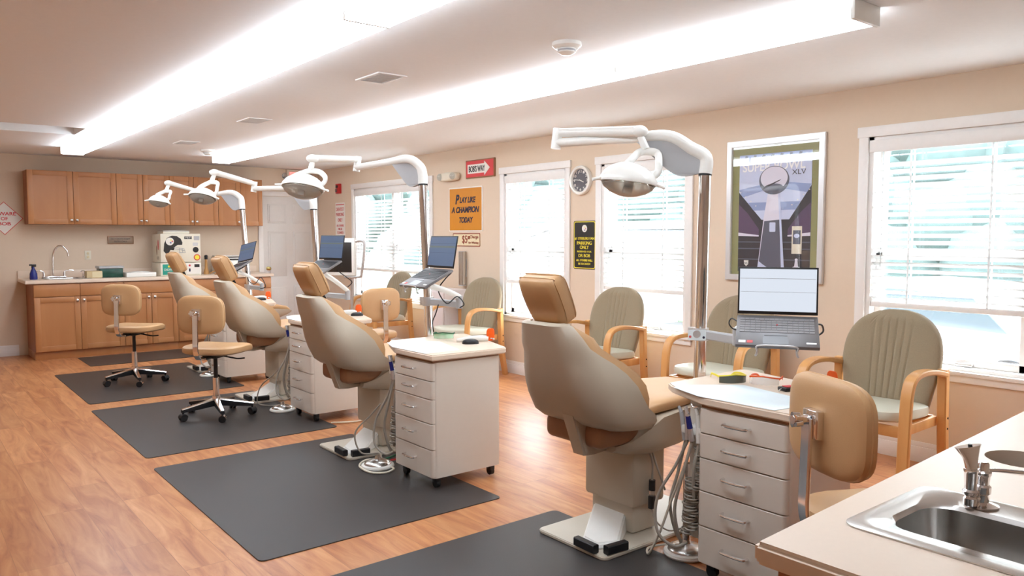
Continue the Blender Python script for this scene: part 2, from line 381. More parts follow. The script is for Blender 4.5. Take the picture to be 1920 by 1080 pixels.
bmesh.ops.translate(b, vec=(4.665, YF, 0), verts=b.verts); struct('trim_1', b, 'trim', label='white casing of the far door')

# ------------------------------------------------------------------ ceiling fixtures
def strip_light(x0, x1, y0, y1, label, grp, ends=(0, 0)):
    root = thing('ceiling_light', label, 'ceiling light', ((x0+x1)/2, (y0+y1)/2, H), 0, grp); hw, hl = (x1-x0)/2, (y1-y0)/2
    b = BM(); prism(b, [(-hw+.012, -.012), (hw-.012, -.012), (hw, -.025), (hw, -.066), (hw-.012, -.08), (-hw+.012, -.08), (-hw, -.066), (-hw, -.025)], -hl+(.02 if ends[0] else .008), hl-(.02 if ends[1] else .008), m=FLIP); obj('diffuser', b, 'diffuser', root)
    b = BM(); box(b, -hw+.01, hw-.01, -hl+.01, hl-.01, -.012, 0); obj('housing', b, 'white', root)
    for s in (-1, 1):
        e = ends[0] if s < 0 else ends[1]; tk = .02 if e else .008; g_ = .004 if e else -.0005
        b = BM(); box(b, -hw-g_, hw+g_, s*(hl-.0005) if s < 0 else hl-tk, s*hl+tk if s < 0 else hl-.0005, -.081-g_, -.001, .003 if e else 0); obj('end_cap', b, 'white', root)
EDG = [9.90, 8.53, 7.16, 5.79, 4.42, 3.05, 1.68]
for k in range(6): strip_light(3.18, 3.39, EDG[k+1], EDG[k], ['farthest', 'second farthest', 'third farthest', 'fourth farthest', 'second nearest', 'nearest'][k]+' long white fluorescent fixture in the ceiling row nearer the windows', 'fluorescent fixtures in the window side row', (k == 5, k == 0))
for k in range(7): strip_light(1.54, 1.76, EDG[k]-1.37, EDG[k], ['farthest', 'second farthest', 'third farthest', 'fourth farthest', 'fifth farthest', 'sixth farthest', 'closest'][k]+' long white fluorescent fixture in the ceiling row farther from the windows', 'fluorescent fixtures in the left row', (k == 6, k == 0))
def vent(x, y, label, w=.2, l=.3, mt='alum'):
    root = thing('ceiling_vent', label, 'vent', (x, y, H), 0, 'ceiling vents')
    b = BM(); prism(b, [(-w/2, -l/2), (w/2, -l/2), (w/2, l/2), (-w/2, l/2)], -.008, -.0005, [[(-w/2+.02, -l/2+.02), (w/2-.02, -l/2+.02), (w/2-.02, l/2-.02), (-w/2+.02, l/2-.02)]]); obj('frame', b, 'trim', root)
    b = BM()
    for i in range(9):
        yy = -l/2+.03+i*(l-.06)/8; box(b, -w/2+.02, w/2-.02, -.008, .008, -.0006, .0006, m=Matrix.Translation((0, yy, -.009)) @ Matrix.Rotation(R(14), 4, 'X'))
    obj('louvres', b, 'trim', root, 0)
vent(2.45, 4.36, 'grey ceiling vent nearest the camera between the light rows'); vent(2.49, 6.62, 'middle grey ceiling vent between the light rows'); vent(2.51, 8.62, 'farthest ceiling vent by the smoke detector', .2, .28)
def smoke(x, y, label):
    root = thing('smoke_detector', label, 'smoke detector', (x, y, H), 0, 'smoke detectors')
    b = BM(); lathe(b, [(.0, 0), (.075, 0), (.075, -.018), (.06, -.03), (.055, -.03), (0, -.03)]); obj('base', b, 'white', root)
    b = BM(); lathe(b, [(0, -.03), (.045, -.03), (.045, -.05), (.025, -.062), (0, -.062)]); obj('sensor_cap', b, 'white', root)
    b = BM(); lathe(b, [(.0455, -.036), (.047, -.036), (.047, -.044), (.0455, -.044)]); obj('sensor_slot', b, 'grey', root)
smoke(2.76, 2.99, 'round white smoke detector near the camera beside the window side lights'); smoke(2.91, 9.2, 'small far smoke detector by the end of the window side lights')

# ------------------------------------------------------------------ floor mats
grp = 'black floor mats'
for (x0, x1, y0, y1, lb) in ((1.22, 2.70, 1.10, 3.0, 'black rubber mat under the nearest dental chair, cut by the bottom edge'), (1.235, 2.60, 3.33, 5.12, 'black rubber floor mat under the second dental chair from the camera'),
        (1.26, 2.62, 5.38, 7.16, 'black rubber floor mat under the third dental chair and a rolling stool'), (1.30, 2.65, 7.44, 9.25, 'black rubber floor mat under the farthest dental chair'), (1.71, 3.3, 9.63, 10.40, 'dark narrow floor mat along the far cabinets')):
    b = BM(); cx, cy = (x0+x1)/2, (y0+y1)/2; prism(b, rrect(x0-cx, x1-cx, y0-cy, y1-cy, .03, 4), 0, .005); o = obj('floor_mat', b, 'mat'); o.location = (cx, cy, 0); tag(o, lb, 'floor mat', grp)

# ------------------------------------------------------------------ far cabinets
def knob(parent, x, y, z):
    b = BM(); lathe(b, [(0, 0), (.006, 0), (.006, .012), (.016, .018), (.017, .026), (.01, .031), (0, .032)], 14, Matrix.Translation((x, y, z)) @ Matrix.Rotation(PI/2, 4, 'X')); return obj('knob', b, 'steel', parent)
def shaker(name, parent, x0, x1, z0, z1, y, kx=None, kz=None, plain=False):
    b = BM()
    if plain: box(b, x0, x1, y-.019, y, z0, z1, .003)
    else:
        f = .06; box(b, x0+f-.005, x1-f+.005, y-.010, y-.001, z0+f-.005, z1-f+.005)
        box(b, x0, x0+f, y-.019, y, z0, z1, .002); box(b, x1-f, x1, y-.019, y, z0, z1, .002); box(b, x0+f, x1-f, y-.019, y, z0, z0+f, .002); box(b, x0+f, x1-f, y-.019, y, z1-f, z1, .002)
    o = obj(name, b, 'cab', parent)
    if kx is not None: knob(o, kx, y-.019, kz)
    return o
g = .0025
U = [(1.311, 2.273, [1.311, 1.792, 2.273], 'leftmost'), (2.273, 2.906, [2.273, 2.582, 2.906], 'second from left'), (2.906, 3.532, [2.906, 3.213, 3.532], 'third from left'), (3.532, 4.146, [3.532, 3.837, 4.146], 'rightmost')]
for x0, x1, xs, lb in U:
    root = thing('wall_cabinet', lb+' maple wall cabinet with two panel doors over the far counter', 'cabinet', (x0, 11.1, 1.595), 0, 'maple wall cabinets'); w = x1-x0
    b = BM(); box(b, .001, w-.001, -.30, 0, 0, .644, .002); obj('body', b, 'cabd', root)
    m_ = xs[1]-x0
    shaker('door', root, g, m_-g, .002, .642, -.301, m_-.03, .05); shaker('door', root, m_+g, w-g, .002, .642, -.301, m_+.03, .05)
YC = 10.47
def base_unit(x0, x1, lb, kind):
    root = thing('base_cabinet', lb, 'cabinet', (x0, YF-.01, 0), 0, 'maple base cabinets'); w = x1-x0; yf = YC-YF+.01
    b = BM()
    if kind == 'two': box(b, .001, .02, yf, 0, .09, .895); box(b, w-.02, w-.001, yf, 0, .09, .895); box(b, .02, w-.02, yf, yf+.02, .09, .895); box(b, .02, w-.02, -.02, 0, .09, .895); box(b, .02, w-.02, yf+.02, -.02, .09, .11)
    else: box(b, .001, w-.001, yf, 0, .09, .895, .002)
    obj('body', b, 'cabd', root)
    b = BM(); box(b, 0, w, yf+.03, 0, 0, .089, .002); obj('toe_kick', b, 'cab', root)
    y = yf-.001
    if kind == 'two':
        m_ = w/2
        for a, c in ((g, m_-g), (m_+g, w-g)): shaker('drawer', root, a, c, .742, .885, y, plain=True)
        shaker('door', root, g, m_-g, .10, .735, y, m_-.035, .69); shaker('door', root, m_+g, w-g, .10, .735, y, m_+.035, .69)
    elif kind == 'wide':
        m_ = w/2; shaker('drawer', root, g, w-g, .742, .885, y, plain=True)
        shaker('door', root, g, m_-g, .10, .735, y, m_-.035, .69); shaker('door', root, m_+g, w-g, .10, .735, y, m_+.035, .69)
    elif kind == 'one': shaker('drawer', root, g, w-g, .742, .885, y, plain=True); shaker('door', root, g, w-g, .10, .735, y, w-.035, .69)
    else:
        for z0, z1 in ((.742, .885), (.56, .735), (.36, .553), (.10, .353)): shaker('drawer', root, g, w-g, z0, z1, y, w/2, (z0+z1)/2, plain=True)
base_unit(1.294, 2.252, 'leftmost maple base cabinet with two doors under the far sink', 'two'); base_unit(2.252, 2.884, 'maple base cabinet with a wide drawer over two doors right of the sink base', 'wide')
base_unit(2.884, 3.42, 'maple base cabinet with one door behind the farthest dental chair', 'one'); base_unit(3.42, 4.12, 'rightmost maple base cabinet with a stack of drawers', 'drawers')
b = BM(); prism(b, [(1.215, 10.43), (4.15, 10.43), (4.15, YF), (1.215, YF)], .897, .938, [rrect(1.50, 1.83, 10.56, 10.9, .05)], r=.006)
ct = tag(obj('countertop', b, 'counter'), 'beige laminate countertop with backsplash along the far cabinets', 'countertop')

b = BM(); box(b, 1.215, 4.15, YF-.02, YF-.001, .9385, 1.03, .003); struct('trim_4', b, 'counter', label='beige backsplash strip along the far wall')
# far sink and taps
def gooseneck(root):
    b = BM(); tube(b, [(0, 0, 0), (.0, 0, .18), (.01, -.0, .30), (.05, -.02, .375), (.10, -.045, .385), (.145, -.065, .33), (.16, -.07, .26)], .011, 10, 8); obj('spout', b, 'chrome', root)
root = thing('sink', 'stainless steel drop in sink at the left end of the far counter', 'sink', (1.665, 10.73, .938))
b = BM(); prism(b, rrect(-.23, .26, -.21, .21, .04), .0005, .006, [rrect(-.15, .15, -.155, .155, .045)], r=.002); obj('rim', b, 'steel', root)
b = BM(); rings = []
for i, (z, s) in enumerate(((.003, 0), (-.03, .004), (-.12, .01), (-.15, .03), (-.155, .08))): rings.append([Vector((x, y, z)) for x, y in rrect(-.15+s, .15-s, -.155+s, .155-s, .045)])
loft(b, rings, True, False); bmesh.ops.contextual_create(b, geom=[v for v in b.verts if abs(v.co.z+.155) < 1e-5]); obj('bowl', b, 'steel', root)
root = thing('faucet', 'tall chrome gooseneck faucet with lever handles on the far sink', 'faucet', (1.56, 10.88, .945)); gooseneck(root)
b = BM(); box(b, -.12, .14, -.025, .025, 0, .02, .008); obj('deck_plate', b, 'chrome', root)
for x, s in ((-.1, -1), (.12, 1)):
    b = BM(); cyl(b, (x, 0, .015), (x, 0, .07), .017, .013); tube(b, [(x, 0, .075), (x+s*.04, -.01, .09), (x+s*.1, -.02, .085)], .006); obj('handle', b, 'chrome', root)
root = thing('soap_dispenser', 'small chrome pump and cups at the right end of the far sink', 'dispenser', (1.88, 10.78, .944))
b = BM(); lathe(b, [(0, 0), (.02, 0), (.02, .05), (.008, .055), (.006, .085), (0, .086)]); obj('pump_body', b, 'chrome', root)
b = BM(); tube(b, [(0, 0, .08), (-.02, -.015, .085), (-.04, -.03, .075)], .005); obj('pump_nozzle', b, 'chrome', root)
root = thing('spray_bottle', 'blue spray bottle with black trigger left of the far sink', 'bottle', (1.335, 10.72, .938))
b = BM(); lathe(b, [(0, 0), (.04, 0), (.042, .02), (.040, .07), (.022, .12), (.013, .135), (.013, .15), (0, .15)]); obj('bottle', b, 'blue', root)
b = BM(); box(b, -.015, .03, -.012, .012, .15, .18, .004); box(b, -.04, -.01, -.01, .01, .163, .182, .003); box(b, -.02, -.012, -.006, .006, .13, .165, .002); obj('trigger', b, 'black', root)
root = thing('storage_box', 'small tan cardboard box of cards on the far counter', 'box', (1.975, 10.72, .938))
b = BM(); box(b, -.09, .08, -.07, .07, 0, .085, .003); obj('body', b, 'card', root)
b = BM(); box(b, -.03, .082, -.0725, -.0702, .01, .078); obj('front_card', b, 'cardlid', root)
root = thing('storage_bin', 'dark green clear lidded storage bin on the far counter', 'bin', (2.17, 10.78, .938))
b = BM(); box(b, -.135, .13, -.10, .10, 0, .11, .006); obj('body', b, mat('bin_green', (22, 70, 58), .3, noise=.6, scale=18), root)
b = BM(); box(b, -.145, .14, -.11, .11, .111, .14, .006); obj('lid', b, 'grey', root)
root = thing('tray_stack', 'flat white tray stack on the far counter beside the sticker covered case', 'tray', (2.50, 10.72, .938))
b = BM(); box(b, -.18, .17, -.12, .12, 0, .055, .008); obj('tray', b, 'white', root)
b = BM(); sell(b, (.0, 0, .058), .12, .07, .012, 1, .8); obj('dish', b, 'white', root)
# outlet
root = thing('wall_outlet', 'ivory wall outlet between the faucet and the plaque', 'outlet', (1.985, YF, 1.21))
b = BM(); box(b, -.036, .036, -.006, 0, -.057, .057, .003); obj('plate', b, 'offw', root)
for z in (-.022, .022):
    b = BM(); sell(b, (0, -.006, z), .014, .003, .016, .7, .6); obj('socket', b, 'cardlid', root)
# plaque
root = thing('wall_plaque', 'small grey engraved plaque under the wall cabinets', 'sign', (2.37, YF, 1.40))
b = BM(); box(b, -.155, .155, -.010, 0, -.05, .05, .002); obj('plate', b, 'plaque', root)
b = BM(); prism(b, rrect(-.155, .155, -.05, .05, .004), .0102, .0125, [rrect(-.146, .146, -.041, .041, .003)], m=FLIP); obj('border', b, 'brown', root)
lettering('lettering', 'NO TOOTH FAIRY', 0, .016, .23, .016, 'sblack', root, y=-.0115); lettering('lettering', 'ENTRY ONLY', 0, -.018, .15, .018, 'sblack', root, y=-.0115)

# sticker covered case
root = thing('sterilizer_cabinet', 'cream cabinet covered in stickers with a helmet decal on the far counter', 'cabinet', (2.985, 10.82, .938))
b = BM(); box(b, -.25, .25, -.2, .2, .175, .545, .008); box(b, -.2, .13, -.14, .14, .545, .575, .006); obj('upper_case', b, 'offw', root)
b = BM(); box(b, -.26, .25, -.21, .2, 0, .168, .008); obj('lower_case', b, 'offw', root)
b = BM(); box(b, -.2, .13, -.14, .14, .576, .585, .003); obj('top_tray', b, 'alum', root)
def stk(name, poly, m, p=root, y=-.2005): return obj(name, flat(poly, y-.001, y), m, p, 0)
hel = stk('helmet_sticker', [(-.215, .32), (-.205, .42), (-.17, .49), (-.11, .52), (-.05, .515), (-.0, .48), (.02, .43), (.015, .40), (-.04, .40), (-.075, .375), (-.09, .33), (-.13, .335), (-.15, .30), (-.19, .29)], 'sblack')
stk('sticker_disc', circ(-.135, .445, .05), 'wht', hel, -.202)
for (x, z, m_) in ((-.12, .462, 'yellow'), (-.105, .447, 'sred'), (-.125, .428, 'blue')): stk('sticker_star', [(x+.017*math.cos(k*PI/4)*(1 if k % 2 == 0 else .35), z+.017*math.sin(k*PI/4)*(1 if k % 2 == 0 else .35)) for k in range(8)], m_, hel, -.2035)
b = BM()
for pts in ([(-.09, -.203, .37), (.04, -.203, .35), (.055, -.203, .30), (-.02, -.203, .30)], [(-.08, -.203, .35), (.05, -.203, .325)], [(-.02, -.203, .365), (-.02, -.203, .30)], [(.015, -.203, .36), (.02, -.203, .30)]): tube(b, pts, .003, 6, 0)
obj('face_mask', b, 'grey', hel)
s = stk('sticker', [(.045, .475), (.14, .475), (.14, .51), (.045, .51)], 'key'); lettering('lettering', 'YETI', .0925, .4925, .08, .022, 'wht', s, y=-.203)
stk('sticker', rrect(.165, .235, .46, .515, .006), 'grey'); stk('sticker', rrect(.15, .215, .385, .43, .01), 'alum')
stk('sticker', circ(.185, .335, .037), 'black'); o = stk('sticker', circ(.2, .235, .042), 'sred'); stk('sticker_centre', circ(.2, .235, .03), 'yellow', o, -.202)
stk('sticker', circ(-.16, .235, .03), 'paper'); stk('sticker', rrect(-.05, .02, .20, .235, .005), 'wht'); 
o = stk('sticker', rrect(-.235, -.06, .015, .15, .004), 'teal', y=-.2105); lettering('lettering', 'CHOMPERS', -.148, .08, .14, .03, 'wht', o, y=-.213); stk('sticker_badge', rrect(-.17, -.125, .11, .135, .003), 'yellow', o, -.212)
o = stk('sticker', rrect(.06, .24, .02, .155, .004), 'wht', y=-.2105); stk('sticker_badge', rrect(.16, .225, .105, .145, .003), 'sblack', o, -.212); stk('sticker_badge', circ(.10, .13, .013), 'sred', o, -.212); stk('sticker_badge', rrect(.09, .11, .05, .09, .004), 'navy', o, -.212)
for (y, z, w, h, m_) in ((-.09, .40, .04, .14, 'sred'), (-.02, .33, .03, .13, 'brown'), (-.1, .23, .02, .05, 'plaque'), (-.03, .23, .02, .05, 'plaque')):
    b = BM(); sell(b, (-.251, y, z), .0012, w/2+.005, h/2, 1, .8); obj('sticker', b, m_, root)
root = thing('amber_bottle', 'slim brown spray bottle with black cap right of the sticker cabinet', 'bottle', (3.35, 10.78, .938))
b = BM(); lathe(b, [(0, 0), (.035, 0), (.035, .03), (.02, .08), (.016, .16), (.014, .2), (0, .2)]); obj('bottle', b, 'tan', root)
b = BM(); lathe(b, [(0, .2), (.02, .2), (.022, .25), (.012, .26), (0, .26)]); obj('cap', b, 'black', root)
b = BM(); tube(b, [(3.37, 10.70, .95), (3.40, 10.66, .975), (3.43, 10.62, .985), (3.43, 10.56, .955), (3.38, 10.52, .95)], .008); tag(obj('tan_hose', b, 'tan'), 'tan hose lying on the far counter beside the brown bottle', 'hose')
root = thing('lidded_bin', 'white lidded bin with black bands on the far counter by the wall', 'bin', (3.63, 10.78, .938))
b = BM(); box(b, -.165, .165, -.14, .14, 0, .19, .02); obj('body', b, 'white', root)
b = BM(); box(b, -.168, .168, -.143, .143, .191, .205, .006); box(b, -.168, .168, -.143, .143, .222, .232, .006); obj('band', b, 'black', root)
b = BM(); box(b, -.165, .165, -.14, .14, .206, .221, .006); box(b, -.16, .16, -.135, .135, .233, .25, .01); obj('lid', b, 'white', root)

# ------------------------------------------------------------------ far wall signs
root = thing('diamond_sign', 'white diamond sign with red BEWARE OF BOB lettering at the left edge', 'sign', (1.105, YF, 1.665))
b = flat([(-.195, 0), (0, -.2), (.195, 0), (0, .2)], -.006, 0); obj('plate', b, 'wht', root)
b = flat([(-.195, 0), (0, -.2), (.195, 0), (0, .2)], -.0075, -.0062, [[(-.185, 0), (0, -.19), (.185, 0), (0, .19)]]); obj('border', b, 'pink', root)
for s, z, w in (('BEWARE', .055, .24), ('OF', -.005, .07), ('BOB', -.065, .13)): lettering('lettering', s, 0, z, w, .04, 'sred', root, y=-.0075, bold=.02)
root = thing('exit_sign', 'red and white EXIT sign with two emergency lamps over the far door', 'exit sign', (4.79, YF, 2.335))
b = BM(); box(b, -.165, .165, -.05, 0, -.095, .095, .006); obj('case', b, 'offw', root)
lettering('lettering', 'EXIT', .0, 0, .25, .12, 'exitr', root, y=-.052, bold=.03)
for s in (-1, 1):
    b = BM(); sell(b, (s*.20, -.05, -.0), .04, .035, .045, 1, 1); cyl(b, (s*.15, -.02, -.02), (s*.2, -.03, -.02), .012); obj('emergency_lamp', b, 'clearp', root)

# ------------------------------------------------------------------ window wall signs
def wsign(name, label, cat, y, z): return thing(name, label, cat, (XW, y, z), ONWALL)
root = wsign('fire_alarm', 'red fire alarm strobe near the far corner of the window wall', 'fire alarm', 10.37, 2.135)
b = BM(); box(b, -.06, .06, -.04, 0, -.07, .07, .006); obj('case', b, 'red', root)
b = BM(); box(b, -.045, .0, -.055, -.04, -.05, .0, .006); obj('strobe', b, 'clearp', root)
b = BM(); box(b, -.045, .02, -.046, -.04, .01, .05, .003); obj('pull_bar', b, 'sblack', root)
root = wsign('parking_sign', 'narrow white parking sign with faded red lettering by the far corner', 'sign', 10.36, 1.69)
b = flat(rrect(-.15, .15, -.245, .245, .015), -.004, 0); obj('plate', b, 'wht', root)
for s, z, w, h in (('DENTIST', .15, .24, .05), ('PARKING', .075, .25, .05), ('ONLY', -.005, .14, .05), ('ALL OTHERS', -.085, .22, .03), ('WILL BE', -.135, .12, .03), ('TOWED', -.19, .2, .04)): lettering('lettering', s, 0, z, w, h, 'pink', root, y=-.006)
b = flat([(-.13, .21), (.13, .21), (.13, .222), (-.13, .222)], -.006, -.0042); obj('stripe', b, 'pink', root)
root = wsign('emergency_light', 'white twin head emergency light left of the red arrow sign', 'emergency light', 7.50, 2.135)
b = BM(); sell(b, (0, -.045, -.0), .19, .045, .05, .6, .5); obj('case', b, 'offw', root)
for s in (-1, 1):
    b = BM(); sell(b, (s*.13, -.085, 0), .045, .03, .042, 1, 1); obj('lamp_head', b, 'clearp', root)
root = wsign('arrow_sign', "red framed BOB'S WAY arrow sign high on the window wall", 'sign', 6.935, 2.195)
b = BM(); box(b, -.265, .265, -.02, 0, -.10, .10, .003); obj('frame', b, 'brown', root)
b = flat(rrect(-.25, .25, -.088, .088, .003), -.0225, -.0202); obj('panel', b, 'sred', root)
a = obj('arrow', flat([(-.22, -.05), (.09, -.05), (.09, -.078), (.19, 0), (.09, .078), (.09, .05), (-.22, .05)], -.025, -.0227), 'wht', root, 0)
lettering('lettering', "BOB'S WAY", -.045, .0, .30, .07, 'sblack', a, y=-.0265, bold=.02)
root = wsign('slogan_sign', 'gold PLAY LIKE A CHAMPION TODAY sign on the window wall', 'sign', 7.228, 1.755)
obj('backing', flat([(-.325, -.25), (.325, -.25), (.325, .25), (-.325, .25)], -.008, 0), 'wht', root, 0)
obj('panel', flat([(-.31, -.237), (.31, -.237), (.31, .237), (-.31, .237)], -.0105, -.0082), 'orange', root, 0)
for s, x, z, w, h in (('P', -.15, .115, .08, .11), ('LAY LIKE', .05, .105, .31, .065), ('A CHAMPION', .0, -.005, .54, .07), ('TODAY', .02, -.12, .27, .065)): lettering('lettering', s, x, z, w, h, 'navy', root, y=-.012, shear=.25, bold=.035)
root = wsign('tin_sign', 'old cream tin sign reading $5.00 Charge for Whining', 'sign', 7.215, 1.41)
obj('plate', flat(rrect(-.265, .265, -.075, .075, .012), -.004, 0), 'tin', root, 0)
obj('border', flat(rrect(-.265, .265, -.075, .075, .012), -.0055, -.0042, [rrect(-.256, .256, -.066, .066, .01)]), 'rust', root, 0)
for s, x, z, w, h in (('$5', -.03, .0, .10, .10), ('.00', .045, .025, .05, .04), ('Charge', .15, .028, .16, .045), ('for Whining', .14, -.035, .19, .032)): lettering('lettering', s, x, z, w, h, 'rust', root, y=-.006, bold=.01)
root = wsign('wall_clock', 'round white rimmed wall clock with grey face', 'clock', 5.335, 1.975)
rx = Matrix.Rotation(PI/2, 4, 'X')
b = BM(); lathe(b, [(.105, .0), (.135, 0), (.14, .02), (.135, .04), (.125, .045), (.112, .04), (.108, .03), (.105, .02), (.105, .0)], 40, rx); bmesh.ops.remove_doubles(b, verts=b.verts, dist=1e-5); obj('rim', b, 'white', root)
b = BM(); cyl(b, (0, -.02, 0), (0, 0, 0), .112, n=40); fc = obj('face', b, 'clockf', root)
for k in range(1, 13):
    a = R(90-30*k); lettering('numeral', str(k), .086*math.cos(a), .086*math.sin(a), .012+.010*len(str(k)), .024, 'wht', fc, y=-.022)
for nm, ang, ln, w in (('hour_hand', 90-112, .05, .004), ('minute_hand', 90-276, .078, .003)):
    b = BM(); box(b, -.015, ln, -.0275, -.0255, -w, w, 0, Matrix.Rotation(-R(ang), 4, 'Y')); obj(nm, b, 'wht', root)
root = wsign('fan_parking_sign', 'black and yellow fan parking sign between the two narrow windows', 'sign', 5.295, 1.368)
obj('plate', flat(rrect(-.15, .15, -.228, .228, .02), -.004, 0), 'sblack', root, 0)
obj('border', flat(rrect(-.143, .143, -.221, .221, .018), -.0055, -.0042, [rrect(-.136, .136, -.214, .214, .015)]), 'yellow', root, 0)
o = obj('team_badge', flat(circ(.0, .155, .034), -.006, -.0042), 'wht', root, 0)
for (x, z, m_) in ((.008, .167, 'yellow'), (.016, .153, 'sred'), (.006, .14, 'blue')): obj('badge_star', flat([(x+.010*math.cos(k*PI/4)*(1 if k % 2 == 0 else .35), z+.010*math.sin(k*PI/4)*(1 if k % 2 == 0 else .35)) for k in range(8)], -.0072, -.0062), m_, o, 0)
for s, z, w, h in (('#1 STEELERS FAN', .06, .262, .026), ('PARKING', .018, .20, .032), ('ONLY', -.022, .12, .032), ('RESERVED FOR', -.062, .19, .017), ('DR BOB', -.10, .155, .030), ('ALL OTHERS WILL', -.145, .22, .020), ('BE SACKED!', -.178, .16, .019)): lettering('lettering', s, 0, z, w, h, 'yellow', root, y=-.006, bold=.015)
# framed football poster
root = wsign('framed_poster', 'framed SUPER BOWL XLV stadium poster left of the wide right window', 'poster', 3.29, 1.643)
fw, fh = .405, .53
b = BM(); prism(b, rrect(-fw, fw, -fh, fh, .003), 0, .03, [rrect(-fw+.045, fw-.045, -fh+.045, fh-.045, .002)], m=FLIP, r=.004); obj('frame', b, 'silver', root)
obj('mat_board', flat([(-fw+.04, -fh+.04), (fw-.04, -fh+.04), (fw-.04, fh-.04), (-fw+.04, fh-.04)], -.008, 0), 'olive', root, 0)
def pm(n, c): return mat(n, c, .45)
P_SKY, P_BLUE, P_DK, P_PUR, P_MID, P_TR, P_TD = pm('print_sky', (206, 214, 240)), pm('print_blue', (148, 164, 206)), pm('print_dark', (34, 36, 50)), pm('print_purple', (84, 62, 96)), pm('print_grey', (92, 98, 118)), pm('print_silver', (226, 222, 236)), pm('print_shadow', (88, 92, 110))
pr = obj('print', flat([(-.30, -.46), (.30, -.46), (.30, .42), (-.30, .42)], -.010, -.0082), P_SKY, root, 0)
def pp(n, poly, m_, d, p=pr): return obj(n, flat(poly, -d-.0004, -d), m_, p, 0)
pp('stand_picture', [(-.30, .14), (-.10, -.07), (.13, -.07), (.30, .17), (.30, -.46), (-.30, -.46)], P_DK, .0105)
pp('roof_picture', [(-.30, .42), (-.30, .37), (-.1, .40), (.1, .40), (.30, .37), (.30, .42)], P_BLUE, .0105); pp('roof_picture', [(-.30, .16), (-.27, .10), (0, .17), (.27, .12), (.30, .18), (.12, .20), (-.12, .19)], P_BLUE, .0105)
pp('roof_picture', [(-.17, .0), (.18, .0), (.22, .06), (-.22, .06)], P_BLUE, .0106)
for s in (-1, 1): pp('crowd_picture', [(s*.30, .05), (s*.22, -.02), (s*.12, -.14), (s*.12, -.19), (s*.30, -.19)], P_PUR, .0111); pp('light_picture', [(s*.30, -.165), (s*.12, -.185), (s*.12, -.195), (s*.30, -.19)], P_TR, .0115)
for z in (-.24, -.29, -.37): pp('field_line', [(-.30, z), (.30, z), (.30, z+.008), (-.30, z+.008)], P_MID, .0112)
for s_ in (-1, 1):
    for k in range(4): pp('flood_light', circ(s_*(.15+k*.045), .035+k*.035, .005, 10), M['wht'], .0116)
for k in range(7): x = -.26+k*.075; pp('truss_picture', [(x, .385), (x+.02, .385), (x+.035, .41), (x+.012, .415)], P_MID, .0109)
tr = pp('trophy_picture', [(-.05, .12), (.05, .12), (.065, -.05), (.10, -.46), (-.13, -.46), (-.08, -.05)], P_TR, .0118)
pp('trophy_shade', [(-.075, -.08), (.068, -.07), (.095, -.40), (.06, -.46), (.0, -.46), (-.115, -.38)], P_TD, .0123, tr); pp('trophy_shade', [(-.12, -.38), (.0, -.45), (-.13, -.455)], P_SKY, .0128, tr)
pp('trophy_shade', [(.035, .12), (.05, .12), (.066, -.06), (.10, -.46), (.075, -.46), (.05, -.06)], P_SKY, .0124, tr); pp('trophy_badge', rrect(-.03, .02, -.16, -.09, .006), P_SKY, .0128, tr); pp('ball_picture', circ(.0, .22, .125, 32, .105), P_TD, .0125, tr); pp('ball_shine', circ(.0, .235, .112, 32, .085), P_TR, .013, tr); pp('ball_seam', [(-.10, .15), (.05, .215), (.06, .225), (-.08, .175)], P_DK, .0135, tr); pp('ball_shade', circ(.0, .165, .08, 20, .03), P_TD, .0134, tr)
lettering('lettering', 'SUPER BOWL', -.01, .325, .52, .065, pm('print_white', (252, 252, 255)), pr, y=-.0116, bold=.02, depth=.0003); lettering('lettering', 'XLV', .20, .27, .11, .035, P_DK, pr, y=-.0116, depth=.0003)
tk = pp('ticket', [(.155, -.32), (.235, -.32), (.235, -.12), (.155, -.12)], M['offw'], .0122); pp('ticket_picture', [(.165, -.25), (.225, -.25), (.225, -.15), (.165, -.15)], P_TD, .0128, tk); pp('ticket_ball', circ(.195, -.19, .022, 20, .016), P_SKY, .0133, tk)
sh = pp('league_shield', [(-.245, -.375), (-.205, -.375), (-.207, -.405), (-.225, -.42), (-.243, -.405)], M['wht'], .0122); lettering('lettering', 'NFL', -.225, -.397, .028, .012, P_DK, sh, y=-.0135, depth=.0002)
pp('caption_line', [(-.27, -.436), (-.18, -.436), (-.18, -.43), (-.27, -.43)], M['wht'], .0122)
em = pp('event_emblem', [(.185, -.37), (.205, -.37), (.21, -.41), (.235, -.425), (.15, -.425), (.18, -.41)], P_TR, .0122); pp('emblem_ball', circ(.195, -.362, .012, 14, .009), P_TR, .0123, em); lettering('lettering', 'XLV', .195, -.44, .06, .014, M['wht'], em, y=-.0135, depth=.0002)
b = BM(); box(b, -fw+.042, fw-.042, -.0175, -.0155, -fh+.042, fh-.042); obj('glazing', b, 'glass', root)
# cup dispenser and white appliance
root = wsign('cup_dispenser', 'tall silver tube dispenser on the wall under the tin sign', 'dispenser', 7.235, 1.09)
b = BM(); cyl(b, (0, -.05, -.19), (0, -.05, .185), .04, n=24); obj('tube', b, 'steel', root)
b = BM(); cyl(b, (0, -.05, -.2), (0, -.05, -.19), .043, n=24); cyl(b, (0, -.05, .185), (0, -.05, .19), .043, n=24); box(b, -.02, .02, -.012, 0, -.1, .1, .002); obj('bracket', b, 'grey', root)
root = thing('white_appliance', 'white box appliance standing against the wall left of the fourth guest chair', 'appliance', (4.86, 7.20, 0), 0)
b = BM(); box(b, -.17, .14, -.19, .19, .03, .865, .015); obj('body', b, mat('appliance_white', (226, 214, 210), .45), root)
b = BM(); box(b, -.184, -.171, -.18, .18, .06, .84, .006); obj('door', b, mat('appliance_door', (222, 208, 204), .45), root)
b = BM(); box(b, -.15, .13, -.17, .17, .0, .029); obj('plinth', b, 'grey', root)

